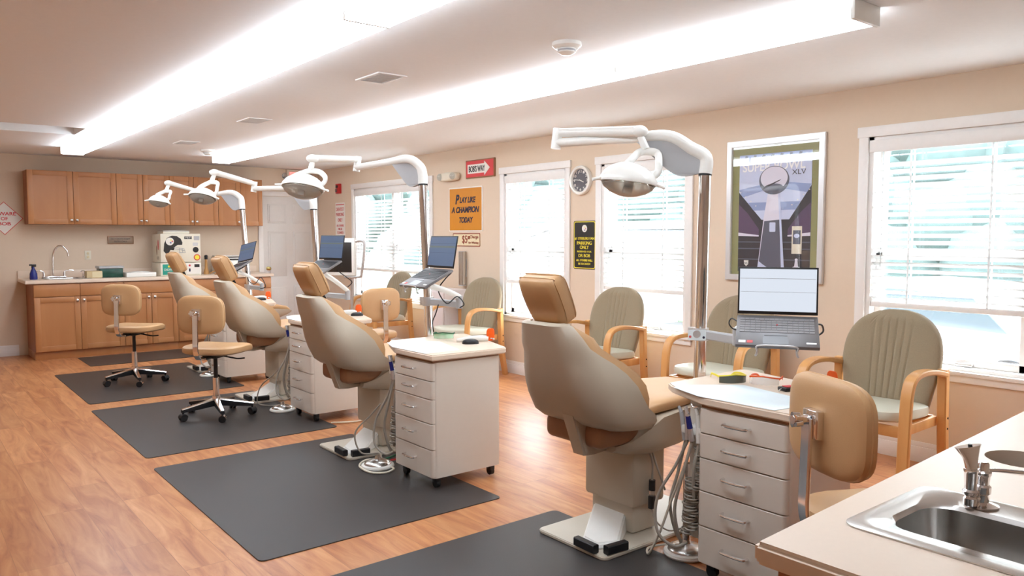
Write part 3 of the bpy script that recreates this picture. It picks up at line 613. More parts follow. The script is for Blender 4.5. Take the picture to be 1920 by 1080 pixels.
# ------------------------------------------------------------------ dental chair (faces +x)
def ushape(z, xb, xfr, hw, t, tb, r0, n=6, ext=0):
    hw2, xb2 = hw-t, xb+tb; r = max(.012, min(r0, (xfr-xb)*.9, hw*.7)); r2 = max(.006, min(r0, max(.008, (xfr-xb2)*.9), hw2*.7))
    def path(xb, xf_, hw, r):
        p = [(xf_, -hw), (xb+r+(xf_-xb-r)*.5, -hw)]
        for cx, cy, a0 in ((xb+r, -hw+r, 270), (xb+r, hw-r, 180)):
            for i in range(n+1): a = R(a0-90*i/n); p.append((cx+r*math.cos(a), cy+r*math.sin(a)))
        return p+[(xb+r+(xf_-xb-r)*.5, hw), (xf_, hw)]
    o = path(xb, xfr, hw, r); i = path(min(xb2, xfr-.004), xfr, hw2, r2)
    return [Vector((x, y, z)) for x, y in o]+[Vector((x, y, z)) for x, y in i[::-1]]
BACK = [(1.065, -.470, -.405, .125), (1.055, -.478, -.395, .148), (1.00, -.462, -.360, .178), (.955, -.450, -.335, .198), (.915, -.440, -.275, .212), (.88, -.428, -.215, .226), (.83, -.412, -.150, .244), (.77, -.392, -.095, .260), (.71, -.368, -.062, .268), (.665, -.345, -.030, .268), (.625, -.325, .022, .266), (.595, -.285, .035, .262), (.57, -.22, .022, .252), (.56, -.13, .0, .24)]
def make_dental(label):
    t = thing('dental_chair', label, 'dental chair', (2.70, 2.60, .005), 0, 'dental chairs')
    b = BM(); prism(b, rrect(-.275, .60, -.235, .225, .03, 4), 0, .018, r=.004); obj('base_plate', b, 'shell2', t)
    b = BM(); box(b, .02, .20, -.13, .15, .018, .30, .02); obj('column', b, 'shell2', t)
    b = BM(); box(b, -.005, .225, -.155, .175, .155, .46, .02); obj('column_cover', b, 'shell', t)
    b = BM()   # foot switch hood
    lo = [(.03, .145), (-.235, -.045), (-.245, -.15), (-.145, -.20), (.03, -.085)]; v0 = [Vector((x, y, .018)) for x, y in lo]; v1 = [Vector((x*.93, y*.93, .11 if x > 0 else .045)) for x, y in lo]; loft(b, [v0, v1]); bmesh.ops.bevel(b, geom=b.edges[:], offset=.008, segments=3, affect='EDGES'); obj('pedal_hood', b, 'white', t)
    for p, q in (((-.268, -.045), (-.272, -.178)), ((-.245, -.213), (-.125, -.225))):
        b = BM(); strip(b, [(p[0], p[1], .04), (q[0], q[1], .04)], .040, .034, (0, 0, 1), 0, r=.004); obj('foot_switch', b, 'black', t)
    # seat
    secs = [(-.12, .15, .475, .44), (-.06, .20, .50, .425), (.02, .245, .56, .412), (.08, .264, .605, .408), (.25, .268, .625, .42), (.45, .25, .635, .455), (.62, .225, .63, .51), (.74, .205, .615, .55), (.78, .19, .605, .575)]
    b = BM(); rings = []
    for x, hw, zt, zb in secs:
        ring = [Vector((x, hw*math.copysign(abs(math.cos(a))**.4, math.cos(a)), zt+(zb-zt)*abs(math.sin(a))**.62)) for a in [PI*i/14 for i in range(15)]]
        rings.append(ring)
    loft(b, rings); obj('seat_shell', b, 'shell', t)
    b = BM(); rings = []
    for x, hw, zt, zb in [(-.13, .10, .575, 0), (-.11, .16, .60, 0), (0, .2, .645, 0), (.08, .225, .672, 0), (.25, .236, .682, 0), (.45, .222, .69, 0), (.62, .20, .682, 0), (.735, .18, .66, 0), (.775, .15, .635, 0)]:
        zc = zt-.035; rings.append([Vector((x, hw*math.copysign(abs(math.cos(a))**.45, math.cos(a)), zc+.036*math.copysign(abs(math.sin(a))**.6, math.sin(a))-.012*math.sin(a)*(1-abs(math.cos(a))) )) for a in [2*PI*i/28 for i in range(28)]])
    loft(b, rings); obj('seat_cushion', b, 'leather', t)
    b = BM(); box(b, -.262, .01, -.19, .19, .485, .60, .035, seg=4); obj('lumbar_flap', b, 'brown', t)
    for y0, y1 in ((-.095, -.01),):
        b = BM(); prism(b, [(-.335, .64), (-.255, .62), (-.205, .50), (-.155, .475), (-.10, .47), (-.10, .448), (-.20, .44), (-.262, .445)], -y1, -y0, m=FLIP, r=.008); obj('recline_arm', b, 'shell', t)
    b = BM(); box(b, -.06, .25, -.13, .15, .455, .475, .008); obj('mount_plate', b, 'dark', t)
    # back
    b = BM(); loft(b, [ushape(z, xb, x, hw, .022, .03, .13) for z, xb, x, hw in BACK]); obj('back_shell', b, 'shell', t, 50)
    b = BM(); rings = []
    for z, xb, x, hw in BACK[:-1]:
        k = 0 if z < 1.06 else 1
        rings.append(ushape(z-.004, xb+.031, x+(.022 if z > 1.05 else .074 if z > .82 else .066 if z > .76 else .046 if z > .70 else .012 if z > .64 else -.05), hw-.010-(.012 if z > 1.05 else 0), min(.085, hw*.45), .075, .11))
    loft(b, rings); obj('back_cushion', b, 'leather', t, 60)
    # headrest
    hm = Matrix.Translation((-.408, 0, 1.168)) @ Matrix.Rotation(R(-27), 4, 'Y') @ Matrix.Diagonal((.9, .97, 1, 1))
    b = BM(); rings = []
    for z, s, sx in ((-.108, .80, .75), (-.103, .87, .86), (-.08, .91, .95), (-.03, .97, 1), (.04, 1.0, .96), (.085, .985, .85), (.104, .93, .72), (.112, .84, .55)):
        rings.append([Vector((x*sx-.008*(1-sx), y*s, z)) for x, y in rrect(-.065, .065, -.128, .128, .045, 5)])
    loft(b, rings, m=hm); hr = obj('headrest', b, 'leather', t, 50)
    for x, ss in ((-.03, .99), (.035, .985)):
        b = BM(); P = []
        for z, s in ((-.106, .80), (-.08, .912), (-.03, .972), (.04, 1.002), (.085, .987), (.104, .925), (.1125, .80)): P.append((x*(.62 if z > .11 else .8 if z > .1 else 1), -.128*s, z))
        P += [(px_, -y, z) for px_, y, z in P[::-1]]
        tube(b, P, .0028, 6, 4, m=hm); obj('piping', b, 'leather2', hr)
    b = BM(); box(b, -.03, .02, -.05, .05, -.16, -.09, .008, hm); obj('headrest_bracket', b, 'dark', t)
    return t
dc = make_dental('nearest dental chair with tan headrest, beside the largest drawer cart')
C_OFF = [(0, 0, 0), (-.165, 2.125, 0), (-.03, 4.19, 0), (.09, 6.06, 0)]
dup(dc, 'second dental chair from the camera, left of the mid floor drawer cart', (2.70-.165, 2.60+2.125, .005))
dup(dc, 'third dental chair from the camera, on the mat with the rolling stool', (2.70-.03, 2.60+4.19, .005))
dup(dc, 'farthest dental chair, seen against the far maple cabinets', (2.70+.09, 2.60+6.06, .005))

# ------------------------------------------------------------------ instrument cart
DTOP = .784
def make_cart(label):
    t = thing('dental_cart', label, 'cart', (2.634, 1.60, 0), 0, 'white drawer carts')
    b = BM(); prism(b, rrect(.0, .48, 0, .42, .025, 4), .07, .735); obj('body', b, 'cart', t)
    z = .735
    for h in (.105, .105, .14, .15, .160):
        z0 = z-h; b = BM(); prism(b, rrect(-.014, .03, .004, .416, .018, 4), z0+.0025, z-.0025, r=.002); d = obj('drawer', b, 'cart', t)
        b = BM(); zc = z0+h*.56
        tube(b, [(-.014, .165, zc), (-.034, .167, zc), (-.043, .18, zc), (-.046, .225, zc), (-.043, .27, zc), (-.034, .283, zc), (-.014, .285, zc)], .006, 8, 4); obj('handle', b, 'chrome', d)
        z = z0
    b = BM(); prism(b, [(-.022, -.02), (.49, -.035), (.52, .0), (.63, .36), (.70, .68), (.67, .70), (.12, .69), (.08, .64), (-.022, .40), (-.03, .36)], .750, .784, r=.006); obj('worktop', b, 'desk', t)
    b = BM(); box(b, .0, .47, .01, .41, .735, .7515); obj('top_spacer', b, 'brown', t)
    b = BM(); box(b, .07, .19, .421, .53, .13, .7515, .01); obj('side_column', b, 'cart', t)
    for x in (.045, .435):
        for y in (.045, .375):
            b = BM(); cyl(b, (x-.012, y, .03), (x+.012, y, .03), .025, n=18); box(b, x-.018, x+.018, y-.022, y+.022, .035, .069, .006); obj('caster', b, 'black', t)
    b = BM(); box(b, .02, .066, .425, .535, .60, .635, .006); box(b, .06, .0695, .46, .5, .58, .64, .004); obj('holder_rail', b, 'white', t)
    heads = [(.03, .445, .64, 'white', .0, .02), (.02, .475, .645, 'alum', -.02, .02), (.03, .505, .645, 'alum', -.01, .0), (.045, .53, .635, 'grey', -.01, .03)]
    for x, y, z, m_, dx, dy in heads:
        b = BM(); cyl(b, (x, y, z-.07), (x+dx, y+dy*.5, z+.05), .013, .009, 12); cyl(b, (x+dx, y+dy*.5, z+.05), (x+dx*1.2, y+dy, z+.075), .0085, .006, 12); hp = obj('handpiece', b, m_, t)
        if z == .645 and dx == -.02: b = BM(); cyl(b, (x+dx*.45, y+dy*.22, z-.015), (x+dx*.9, y+dy*.45, z+.04), .0125, .0105, 12); obj('blue_sleeve', b, 'blue', hp)
    runs = [[(.03, .445, .57), (.01, .455, .45), (.03, .47, .33), (.04, .49, .24), (.03, .50, .15)],
            [(.02, .475, .57), (-.01, .50, .42), (-.02, .53, .28), (.0, .53, .17), (.03, .53, .10)],
            [(.03, .505, .57), (.02, .56, .45), (-.03, .62, .30), (-.05, .60, .16), (-.01, .54, .10), (.03, .50, .12)],
            [(.045, .53, .56), (.03, .555, .42), (.01, .58, .28), (.02, .56, .16), (.04, .54, .11)]]
    for p in runs:
        b = BM(); tube(b, p, .007, 8, 8); obj('hose', b, 'hose', t)
    random.seed(3)
    for cx, cy, z0, z1, rr in ((.035, .455, .55, .36, .014), (.04, .49, .40, .18, .026), (.03, .50, .30, .16, .02)):
        n = int((z0-z1)/.012)*10; P = [(cx+rr*math.cos(2*PI*i/10)+.006*math.sin(i*.17), cy+rr*math.sin(2*PI*i/10)+.006*math.cos(i*.13), z0+(z1-z0)*i/n) for i in range(n)]
        b = BM(); tube(b, P, .0042, 6, 0); obj('coiled_hose', b, 'hose', t)
    b = BM(); tube(b, [(.075, .43, .72), (.05, .46, .715), (.05, .49, .715), (.075, .52, .72)], .005); cyl(b, (.045, .475, .715), (.07, .475, .715), .008); obj('hook', b, 'chrome', t)
    return t
cart = make_cart('nearest white five drawer cart with laptop above it, right of the nearest dental chair')
CART = [(2.634, 1.60), (2.37, 3.66), (2.52, 5.60), (2.53, 7.63)]
dup(cart, 'white five drawer cart in the middle of the floor beside the second dental chair', (*CART[1], 0))
dup(cart, 'third drawer cart from the camera, half hidden by the second dental chair', (*CART[2], 0))
dup(cart, 'farthest drawer cart, in front of the maple base cabinets', (*CART[3], 0))

def make_rheo(label, pts, lpts):
    t = thing('foot_control', label, 'foot pedal', lpts, 0, 'round dental foot controls')
    b = BM(); lathe(b, [(0, 0), (.10, 0), (.104, .008), (.10, .018), (.088, .022), (0, .022)], 32); obj('rim', b, 'white', t)
    b = BM(); lathe(b, [(0, .0225), (.085, .0225), (.08, .032), (.05, .045), (.022, .052), (.016, .075), (0, .076)], 32); obj('dome', b, 'steel', t)
    return t
rh0 = make_rheo('round chrome foot control with white rim at the foot of the nearest cart', None, (2.785, 2.20, .005))
rh1 = dup(rh0, 'round chrome foot control with white rim and loose cord beside the mid floor cart', (2.345, 4.27, .005))
rh2 = dup(rh0, 'round chrome foot control left of the third drawer cart', (2.505, 6.17, .005))
dup(rh0, 'small round foot control left of the farthest drawer cart', (2.56, 8.20, .005))
b = BM(); cyl(b, (0, 0, .05), (.0, 0, .42), .018, n=16); obj('post', b, 'chrome', rh0)
def cable(name, pts, r, m_, label, k=8): b = BM(); tube(b, pts, r, 8, k); return tag(obj(name, b, m_), label, 'cable')
def cord(owner, pts, r, m_, label=None):
    b = BM(); tube(b, [Vector(p)-owner.location for p in pts], r, 8, 8); o = obj('cord', b, m_, owner)
    if label: o['label'] = label
cord(dc, [(2.80, 2.43, .45), (2.80, 2.40, .38), (2.82, 2.38, .30), (2.84, 2.375, .245)], .005, 'hose')
t = thing('inline_plug', 'black inline plug hanging on a cord at the nearest dental chair column', 'plug', (2.80, 2.42, .18))
b = BM(); cyl(b, (0, 0, .06), (0, 0, .11), .016, n=14); obj('plug', b, 'black', t); b = BM(); cyl(b, (0, 0, .035), (0, 0, .06), .014, n=14); obj('collar', b, 'clearp', t)
b = BM(); box(b, -.016, .016, -.012, .012, -.03, .035, .005); obj('socket', b, 'black', t); b = BM(); tube(b, [(0, 0, .11), (0, .0, .2), (-.02, .02, .27)], .005); obj('cord', b, 'hose', t)
b = BM(); tube(b, [(0, 0, -.03), (.01, -.02, -.09), (.08, -.04, -.145), (.18, -.05, -.150)], .004); obj('cord', b, 'hose', t)
cord(rh0, [(2.77, 2.28, .03), (2.68, 2.33, .02), (2.60, 2.26, .035), (2.60, 2.20, .15), (2.64, 2.16, .32), (2.65, 2.10, .48)], .0055, 'shell2', 'pale looped cord')
cord(rh1, [(2.40, 4.33, .03), (2.33, 4.40, .02), (2.25, 4.33, .0125), (2.24, 4.18, .0125), (2.31, 4.11, .0125), (2.39, 4.15, .0125), (2.37, 4.20, .02), (2.33, 4.22, .032)], .0065, 'offw', 'cream looped cord')
cord(rh1, [(2.39, 4.31, .03), (2.44, 4.42, .04), (2.34, 4.48, .05), (2.31, 4.50, .18), (2.38, 4.42, .30), (2.42, 4.36, .38)], .0055, 'hose', 'grey cord')
cord(rh2, [(2.52, 6.24, .03), (2.46, 6.36, .02), (2.40, 6.45, .04), (2.42, 6.42, .18), (2.50, 6.30, .30), (2.56, 6.2, .42)], .005, 'hose', 'grey cord')
cord(rh1, [(2.42, 4.32, .03), (2.45, 4.30, .04), (2.47, 4.23, .075)], .006, 'dgreen', 'short green cord')
cord(rh1, [(2.44, 4.27, .03), (2.46, 4.24, .04), (2.48, 4.20, .07)], .006, 'sred', 'short red cord')
cable('floor_cable', [(2.62, 5.50, .011), (2.80, 5.42, .011), (2.98, 5.50, .011), (3.12, 5.66, .011)], .006, 'offw', 'cream cable lying on the floor under the third drawer cart')

# ------------------------------------------------------------------ exam lamps
def lamp(label, base, top, bend, e0, j1, j1u, m0, hang, head, size, tilt=0):
    base, top = Vector(base), Vector(top); t = thing('exam_lamp', label, 'lamp', (top.x, top.y, .0), 0, 'overhead dental lamps')
    O = Vector((top.x, top.y, 0)); q = lambda p: Vector(p)-O
    dirn = (top-base).normalized(); foot = base-dirn*(base.z/dirn.z)
    b = BM(); cyl(b, q(foot), q(top), .029, n=32); obj('pole', b, 'chrome', t)
    b = BM(); cyl(b, q(foot)+Vector((0, 0, .001)), q(foot)+Vector((0, 0, .02)), .06, n=24); obj('floor_flange', b, 'chrome', t)
    b = BM(); cyl(b, q(top)-dirn*.010, q(top), .0315, n=24); obj('seal_ring', b, 'black', t)
    j1, j1u, m0, hang, head, e0, bend = map(Vector, (j1, j1u, m0, hang, head, e0, bend))
    bb = BM(); up = (bend-top).length
    path = [q(top), q(top+dirn*up*.55), q(bend), q(e0), q(e0.lerp(j1, .35)), q(e0.lerp(j1, .7)), q(j1)]
    tube(bb, path, lambda u: .033 if u < .25 else .033-.010*min(1, (u-.25)*2), 16, 8); a = obj('bent_arm', bb, 'white', t)
    # fairing web inside the bend
    b = BM(); P = cr([q(top), q(top+dirn*up*.55), q(bend), q(e0), q(e0.lerp(j1, .3))], 5); low = q(top)+(q(e0.lerp(j1, .3))-q(top))*.5
    hx = (q(j1)-q(e0)); hx.z = 0; hx.normalize(); nrm = hx.cross(Vector((0, 0, 1)))
    inner = cr([P[-1], P[-1]+(q(top)-P[-1])*.30+Vector((0, 0, -.045)), P[-1]+(q(top)-P[-1])*.62+Vector((0, 0, -.075)), P[0]+hx*.03+Vector((0, 0, .0)), P[0]], 5)
    poly = P+inner[1:-1]; t1 = [p+nrm*.014 for p in poly]; t2 = [p-nrm*.014 for p in poly]
    tb = BM(); va = [tb.verts.new(p) for p in t1]; vb = [tb.verts.new(p) for p in t2]; n = len(poly)
    for i in range(n): tb.faces.new((va[i], va[(i+1) % n], vb[(i+1) % n], vb[i]))
    ea = [tb.edges.get((va[i], va[(i+1) % n])) for i in range(n)]; eb = [tb.edges.get((vb[i], vb[(i+1) % n])) for i in range(n)]
    bmesh.ops.triangle_fill(tb, edges=ea); bmesh.ops.triangle_fill(tb, edges=eb); bmesh.ops.recalc_face_normals(tb, faces=tb.faces); merge(b, tb)
    obj('fairing', b, 'grey', a)
    b = BM(); cyl(b, q(j1)+Vector((0, 0, -.03)), q(j1u)+Vector((0, 0, .022)), .026, .024, 20); obj('elbow_joint', b, 'white', t)
    b = BM(); tube(b, [q(j1u), q(j1u.lerp(m0, .5)), q(m0)], lambda u: .021+.006*u, 14, 6); sell(b, q(m0)+Vector((0, 0, -.002)), .045, .036, .030, 1, 1); u_ = obj('upper_arm', b, 'white', t)
    b = BM(); box(b, -.02, .02, -.002, .002, -.001, .001, m=Matrix.Translation(q(m0.lerp(j1u, .3))+Vector((0, 0, .025)))); obj('arm_badge', b, 'grey', u_)
    b = BM(); cyl(b, q(m0)+Vector((0, 0, -.02)), q(hang)+Vector((0, 0, -.02)), .017, .020, 16); obj('swivel', b, 'white', t)
    # yoke ring, head
    w = RT.copy(); mt = Matrix.Translation(q(head)) ; s = size
    R0 = Matrix.Rotation(math.atan2(RT.y, RT.x), 4, 'Z'); mt = mt @ R0
    top_l = mt.inverted() @ (q(hang)+Vector((0, 0, -.03))); hgt = top_l.z
    b = BM(); tube(b, [(s*.36, -.01, .014), (s*.50, -.01, hgt*.30), (s*.52, 0, hgt*.60), (top_l.x+s*.20, top_l.y, hgt*.93), (top_l.x, top_l.y, hgt), (top_l.x-s*.14, top_l.y, hgt*.93), (top_l.x-s*.30, 0, hgt*.66), (top_l.x-s*.42, .01, hgt*.46), (top_l.x-s*.50, .01, .030)], .019, 12, 6, flat=.7, m=mt); obj('yoke', b, 'white', t)
    hd_m = mt @ Matrix.Rotation(R(-tilt), 4, 'X') @ Matrix.Rotation(R(7), 4, 'Y')
    b = BM(); rings = []
    for z, k in ((-.004, 1.0), (.006, 1.02), (.020, .98), (.045, .86), (.068, .64), (.084, .38), (.090, .12)): rings.append([Vector((s*.5*k*math.cos(a)-(.01*(1-k)), s*.34*k*math.sin(a), z*s/.26)) for a in [2*PI*i/36 for i in range(36)]])
    loft(b, rings, m=hd_m); hd = obj('lamp_head', b, 'white', t)
    b = BM(); rings = []
    for z, k in ((-.005, .95), (-.026, .86), (-.048, .62), (-.062, .32), (-.066, .08)): rings.append([Vector((s*.5*k*math.cos(a), s*.34*k*math.sin(a), z*s/.26)) for a in [2*PI*i/36 for i in range(36)]])
    loft(b, rings, m=hd_m); obj('lens', b, 'lens', hd)
    b = BM(); rings = []
    for z, k in ((-.0045, .90), (-.006, .6), (-.0065, .2)): rings.append([Vector((s*.5*k*math.cos(a), s*.34*k*math.sin(a), z*s/.26)) for a in [2*PI*i/36 for i in range(36)]])
    loft(b, rings, m=hd_m); box(b, -s*.07, s*.07, -.012, .012, -.04, -.008, .004, hd_m); obj('reflector', b, 'alum', hd)
    for sg in (-1, 1):
        b = BM(); tube(b, [(sg*s*.46, -.02, .004), (sg*s*.56, -.025, -.004), (sg*s*.63, -.03, -.010)], .008, 10, 4, m=hd_m); obj('grip', b, 'white', hd)
    return t
L1 = lamp('nearest white dental lamp folded back on a thick chrome pole', at(1312, 690, 3.79), at(1322, 326, 3.77), at(1296, 278, 3.78), at(1252, 255, 3.80), at(1042, 268, 4.02), at(1046, 249, 4.02), at(1200, 246, 3.80), at(1211, 272, 3.80), at(1178, 342, 3.75), .28, 2)
L2 = lamp('second white dental lamp on the pole behind the mid floor cart', at(805, 620, 5.25), at(793, 345, 5.23), at(786, 311, 5.23), at(765, 298, 5.25), at(668, 314, 5.7), at(672, 299, 5.7), at(586, 297, 5.4), at(583, 312, 5.4), at(568, 353, 5.33), .295, 20)
L3 = lamp('third white dental lamp, its head in front of the maple wall cabinets', at(600, 590, 6.88), at(588, 392, 6.88), at(585, 369, 6.9), at(571, 352, 6.92), at(475, 354, 7.2), at(478, 345, 7.2), at(402, 323, 6.9), at(397, 335, 6.9), at(380, 370, 6.85), .25, 26)
L4 = lamp('farthest small white dental lamp, left end of the lamps', at(468, 555, 8.52), at(454, 392, 8.52), at(450, 370, 8.52), at(434, 361, 8.54), at(365, 368, 8.7), at(365, 357, 8.7), at(316, 343, 8.45), at(312, 353, 8.45), at(298, 379, 8.4), .225, 12)

# ------------------------------------------------------------------ laptops on arms
def laptop(label, loc, ang, down, back, lit, roll=0):
    t = thing('laptop', label, 'laptop', loc, ang, 'laptops on swing arms'); w, d, h = .1625, .225, .205
    if roll: t.rotation_euler = (R(roll), 0, ang)
    mb = Matrix.Rotation(R(down), 4, 'Y')
    b = BM(); box(b, .004, d, -w, w, -.016, 0, .003, mb); base_ = obj('base', b, 'lapb', t)
    b = BM(); x0, x1 = .028, .135; rows = 6
    for r in range(rows):
        n = 14 if r else 15; xx = x0+(x1-x0)*r/rows; kh = (x1-x0)/rows-.003
        for c in range(n):
            if r == rows-1 and 4 <= c <= 8:
                if c > 4: continue
                y0 = -w+.014+(2*w-.028)*4/n; y1 = -w+.014+(2*w-.028)*9/n-.003
            else: y0 = -w+.014+(2*w-.028)*c/n; y1 = y0+(2*w-.028)/n-.0025
            box(b, xx, xx+kh, y0, y1, .0, .0018, 0, mb)
    kb = obj('keyboard', b, 'key' if not lit else mat('key_grey', (146, 143, 144), .5), base_, 0)
    b = BM(); cyl(b, (.077, .0, .001), (.077, .0, .0035), .0035, n=10, m=mb); obj('pointer_nub', b, 'sred', kb)
    b = BM(); box(b, .158, .213, -.055, .045, .0002, .0008, 0, mb); box(b, .146, .154, -.05, .04, .0002, .0016, 0, mb); obj('touchpad', b, mat('touchpad', (100, 98, 100), .3), base_)
    b = BM(); box(b, .192, .21, -w+.012, -w+.04, .0003, .0008, 0, mb); obj('palm_sticker', b, 'wht', base_); b = BM(); box(b, .192, .21, -w+.045, -w+.068, .0003, .0008, 0, mb); obj('palm_sticker', b, 'pink', base_)
    b = BM(); box(b, .195, .205, w-.05, w-.012, .0003, .0008, 0, mb); obj('palm_badge', b, 'alum', base_)
    ms = Matrix.Rotation(R(-back), 4, 'Y')
    b = BM(); box(b, -.006, .0, -w, w, .003, h, .002, ms); lid = obj('screen_lid', b, 'black', t)
    b = BM(); box(b, .0002, .0008, -w+.007, w-.007, .016, h-.008, 0, ms); sc = obj('display', b, 'screen' if lit else 'screenb', lid, 0)
    b = BM()
    for z, hh in ((.155, .0016), (.098, .0012)): box(b, .0009, .0012, -w+.01, w-.01, z, z+hh, 0, ms)
    obj('display_rule', b, 'grey' if lit else mat('screen_rule', (60, 76, 102), .4), sc, 0)
    if not lit:
        b = BM(); box(b, .0009, .0012, -w+.01, w-.01, .13, .142, 0, ms); obj('display_band', b, mat('screen_band', (110, 122, 118), .4), sc, 0)
    return t, mb
def stand(lampo, lt, mb, pole, link, ang):
    """plate under the laptop, lip wires, spring link and level link to the pole clamp"""
    loc = lt.location.copy(); O = lampo.location.copy(); P0 = Vector(pole)-O
    wm = Matrix.Translation(loc-O) @ Matrix.Rotation(ang, 4, 'Z') @ mb
    k = wm @ Vector((.11, 0, -.045)); el = Vector(link)-O; pz = Vector((P0.x, P0.y, el.z-.02))
    b = BM(); d = el-pz; d.z = 0; strip(b, [pz+d.normalized()*.04, pz+d.normalized()*d.length], .045, .03, (0, 0, 1), 0, r=.006); cyl(b, el+Vector((0, 0, -.045)), el+Vector((0, 0, .035)), .022); t = obj('laptop_arm', b, 'grey', lampo)
    b = BM(); box(b, .04, .20, -.10, .10, -.022, -.0175, .002, wm); box(b, .05, .17, -.03, .03, -.045, -.022, .004, wm); obj('tray', b, 'black', t)
    b = BM(); tube(b, [(.20, -.075, -.02), (.236, -.075, -.02), (.238, -.075, .006), (.237, 0, .010), (.238, .075, .006), (.236, .075, -.02), (.20, .075, -.02)], .0035, 8, 4, m=wm)
    for s in (-1, 1): tube(b, [(.236, s*.075, -.015), (.243, s*.078, -.03), (.240, s*.082, -.04)], .005, 8, 3, m=wm)
    obj('lip_wire', b, 'alum', t)
    b = BM(); cyl(b, k, k+Vector((0, 0, -.02)), .02); dd = (el+Vector((0, 0, .03))-k); tube(b, [k+Vector((0, 0, -.015)), k+dd*.5, el+Vector((0, 0, .03))], lambda u: .020-.003*u, 12, 3); obj('spring_link', b, 'white', t)
    b = BM(); cz = pz.z
    lathe(b, [(.0275, cz-.03), (.038, cz-.03), (.038, cz+.03), (.0275, cz+.03), (.0275, cz-.03)], 24, Matrix.Translation((pz.x, pz.y, 0))); bmesh.ops.remove_doubles(b, verts=b.verts, dist=1e-5)
    dn = d.normalized(); box(b, -.02, .02, -.018, .018, -.028, .028, .004, Matrix.Translation(pz-dn*.055)); obj('pole_clamp', b, 'alum', t)
LA = at(1457, 591, 3.32); LB = at(824, 503, 4.86); LC = at(619, 487, 6.45); LD = at(459, 490, 8.2)
A1, A2, A3, A4 = R(213), R(177), R(190), R(188)
l1, m1 = laptop('open laptop with bright white screen facing the camera above the nearest cart', LA, A1, 28, 4, True)
l2, m2 = laptop('open laptop seen side on above the mid floor cart, tilted tray', LB, A2, 27, 10, False)
l3, m3 = laptop('open laptop on the arm behind the headrest of the second dental chair', LC, A3, 27, 8, False)
l4, m4 = laptop('small open laptop in front of the far cabinets above the farthest cart', LD, A4, 27, 18, False, 8)
pA = at(1314, 620, 3.787); pB = at(803, 560, 5.245); pC = at(597, 545, 6.88); pD = at(467, 545, 8.52)
stand(L1, l1, m1, pA, Vector((3.03, 2.12, .995)), A1)
stand(L2, l2, m2, pB, at(861, 565, 5.0), A2)
stand(L3, l3, m3, pC, at(652, 552, 6.6), A3)
stand(L4, l4, m4, pD, at(491, 537, 8.3), A4)
cable('laptop_cable', [at(1385, 604, 3.36), at(1372, 597, 3.4), at(1367, 606, 3.42), at(1374, 616, 3.42), at(1388, 620, 3.42)], .003, 'black', 'short black cable curling from the left side of the nearest laptop')
cable('laptop_cable', [at(1531, 608, 3.28), at(1541, 610, 3.3), at(1543, 622, 3.33), at(1530, 631, 3.36), at(1510, 640, 3.38)], .004, 'black', 'black cable plugged into the right side of the nearest laptop')
cable('laptop_cable', [at(846, 512, 4.9), at(834, 524, 4.88), at(822, 545, 4.88), at(838, 569, 4.9), at(857, 556, 4.92), at(870, 570, 4.94), at(862, 577, 4.95)], .004, 'black', 'black cable loop under the laptop over the mid floor cart')
cable('laptop_cable', [at(641, 496, 6.5), at(633, 506, 6.5), at(650, 520, 6.52), at(660, 529, 6.54), at(652, 538, 6.56)], .004, 'black', 'black cable loop under the third laptop')
cable('laptop_cable', [at(462, 508, 8.2), at(466, 526, 8.2), at(478, 532, 8.2), at(489, 520, 8.22), at(498, 537, 8.25), at(488, 541, 8.25)], .004, 'black', 'black cable loop under the farthest laptop')
cable('pole_cable', [at(822, 571, 5.12), at(817, 588, 5.12), at(811, 604, 5.12), at(813, 622, 5.12)], .004, 'black', 'dark cable running down beside the second lamp pole')
# small notice on the nearest pole
root = thing('pole_notice', 'small white notice card with round stamp clipped to the nearest lamp pole', 'sign', at(1311, 628, 3.655), math.atan2(RT.y, RT.x))
b = BM(); box(b, -.052, .032, -.001, .001, -.025, .025); obj('card', b, 'paper', root)
o = obj('round_stamp', flat(circ(-.012, .004, .018), -.0025, -.0012), 'alum', root, 0); obj('stamp_dot', flat(circ(-.043, -.008, .006), -.0025, -.0012), 'pink', root, 0); obj('stamp_dot', flat(circ(.021, -.012, .006), -.0025, -.0012), 'navy', root, 0)

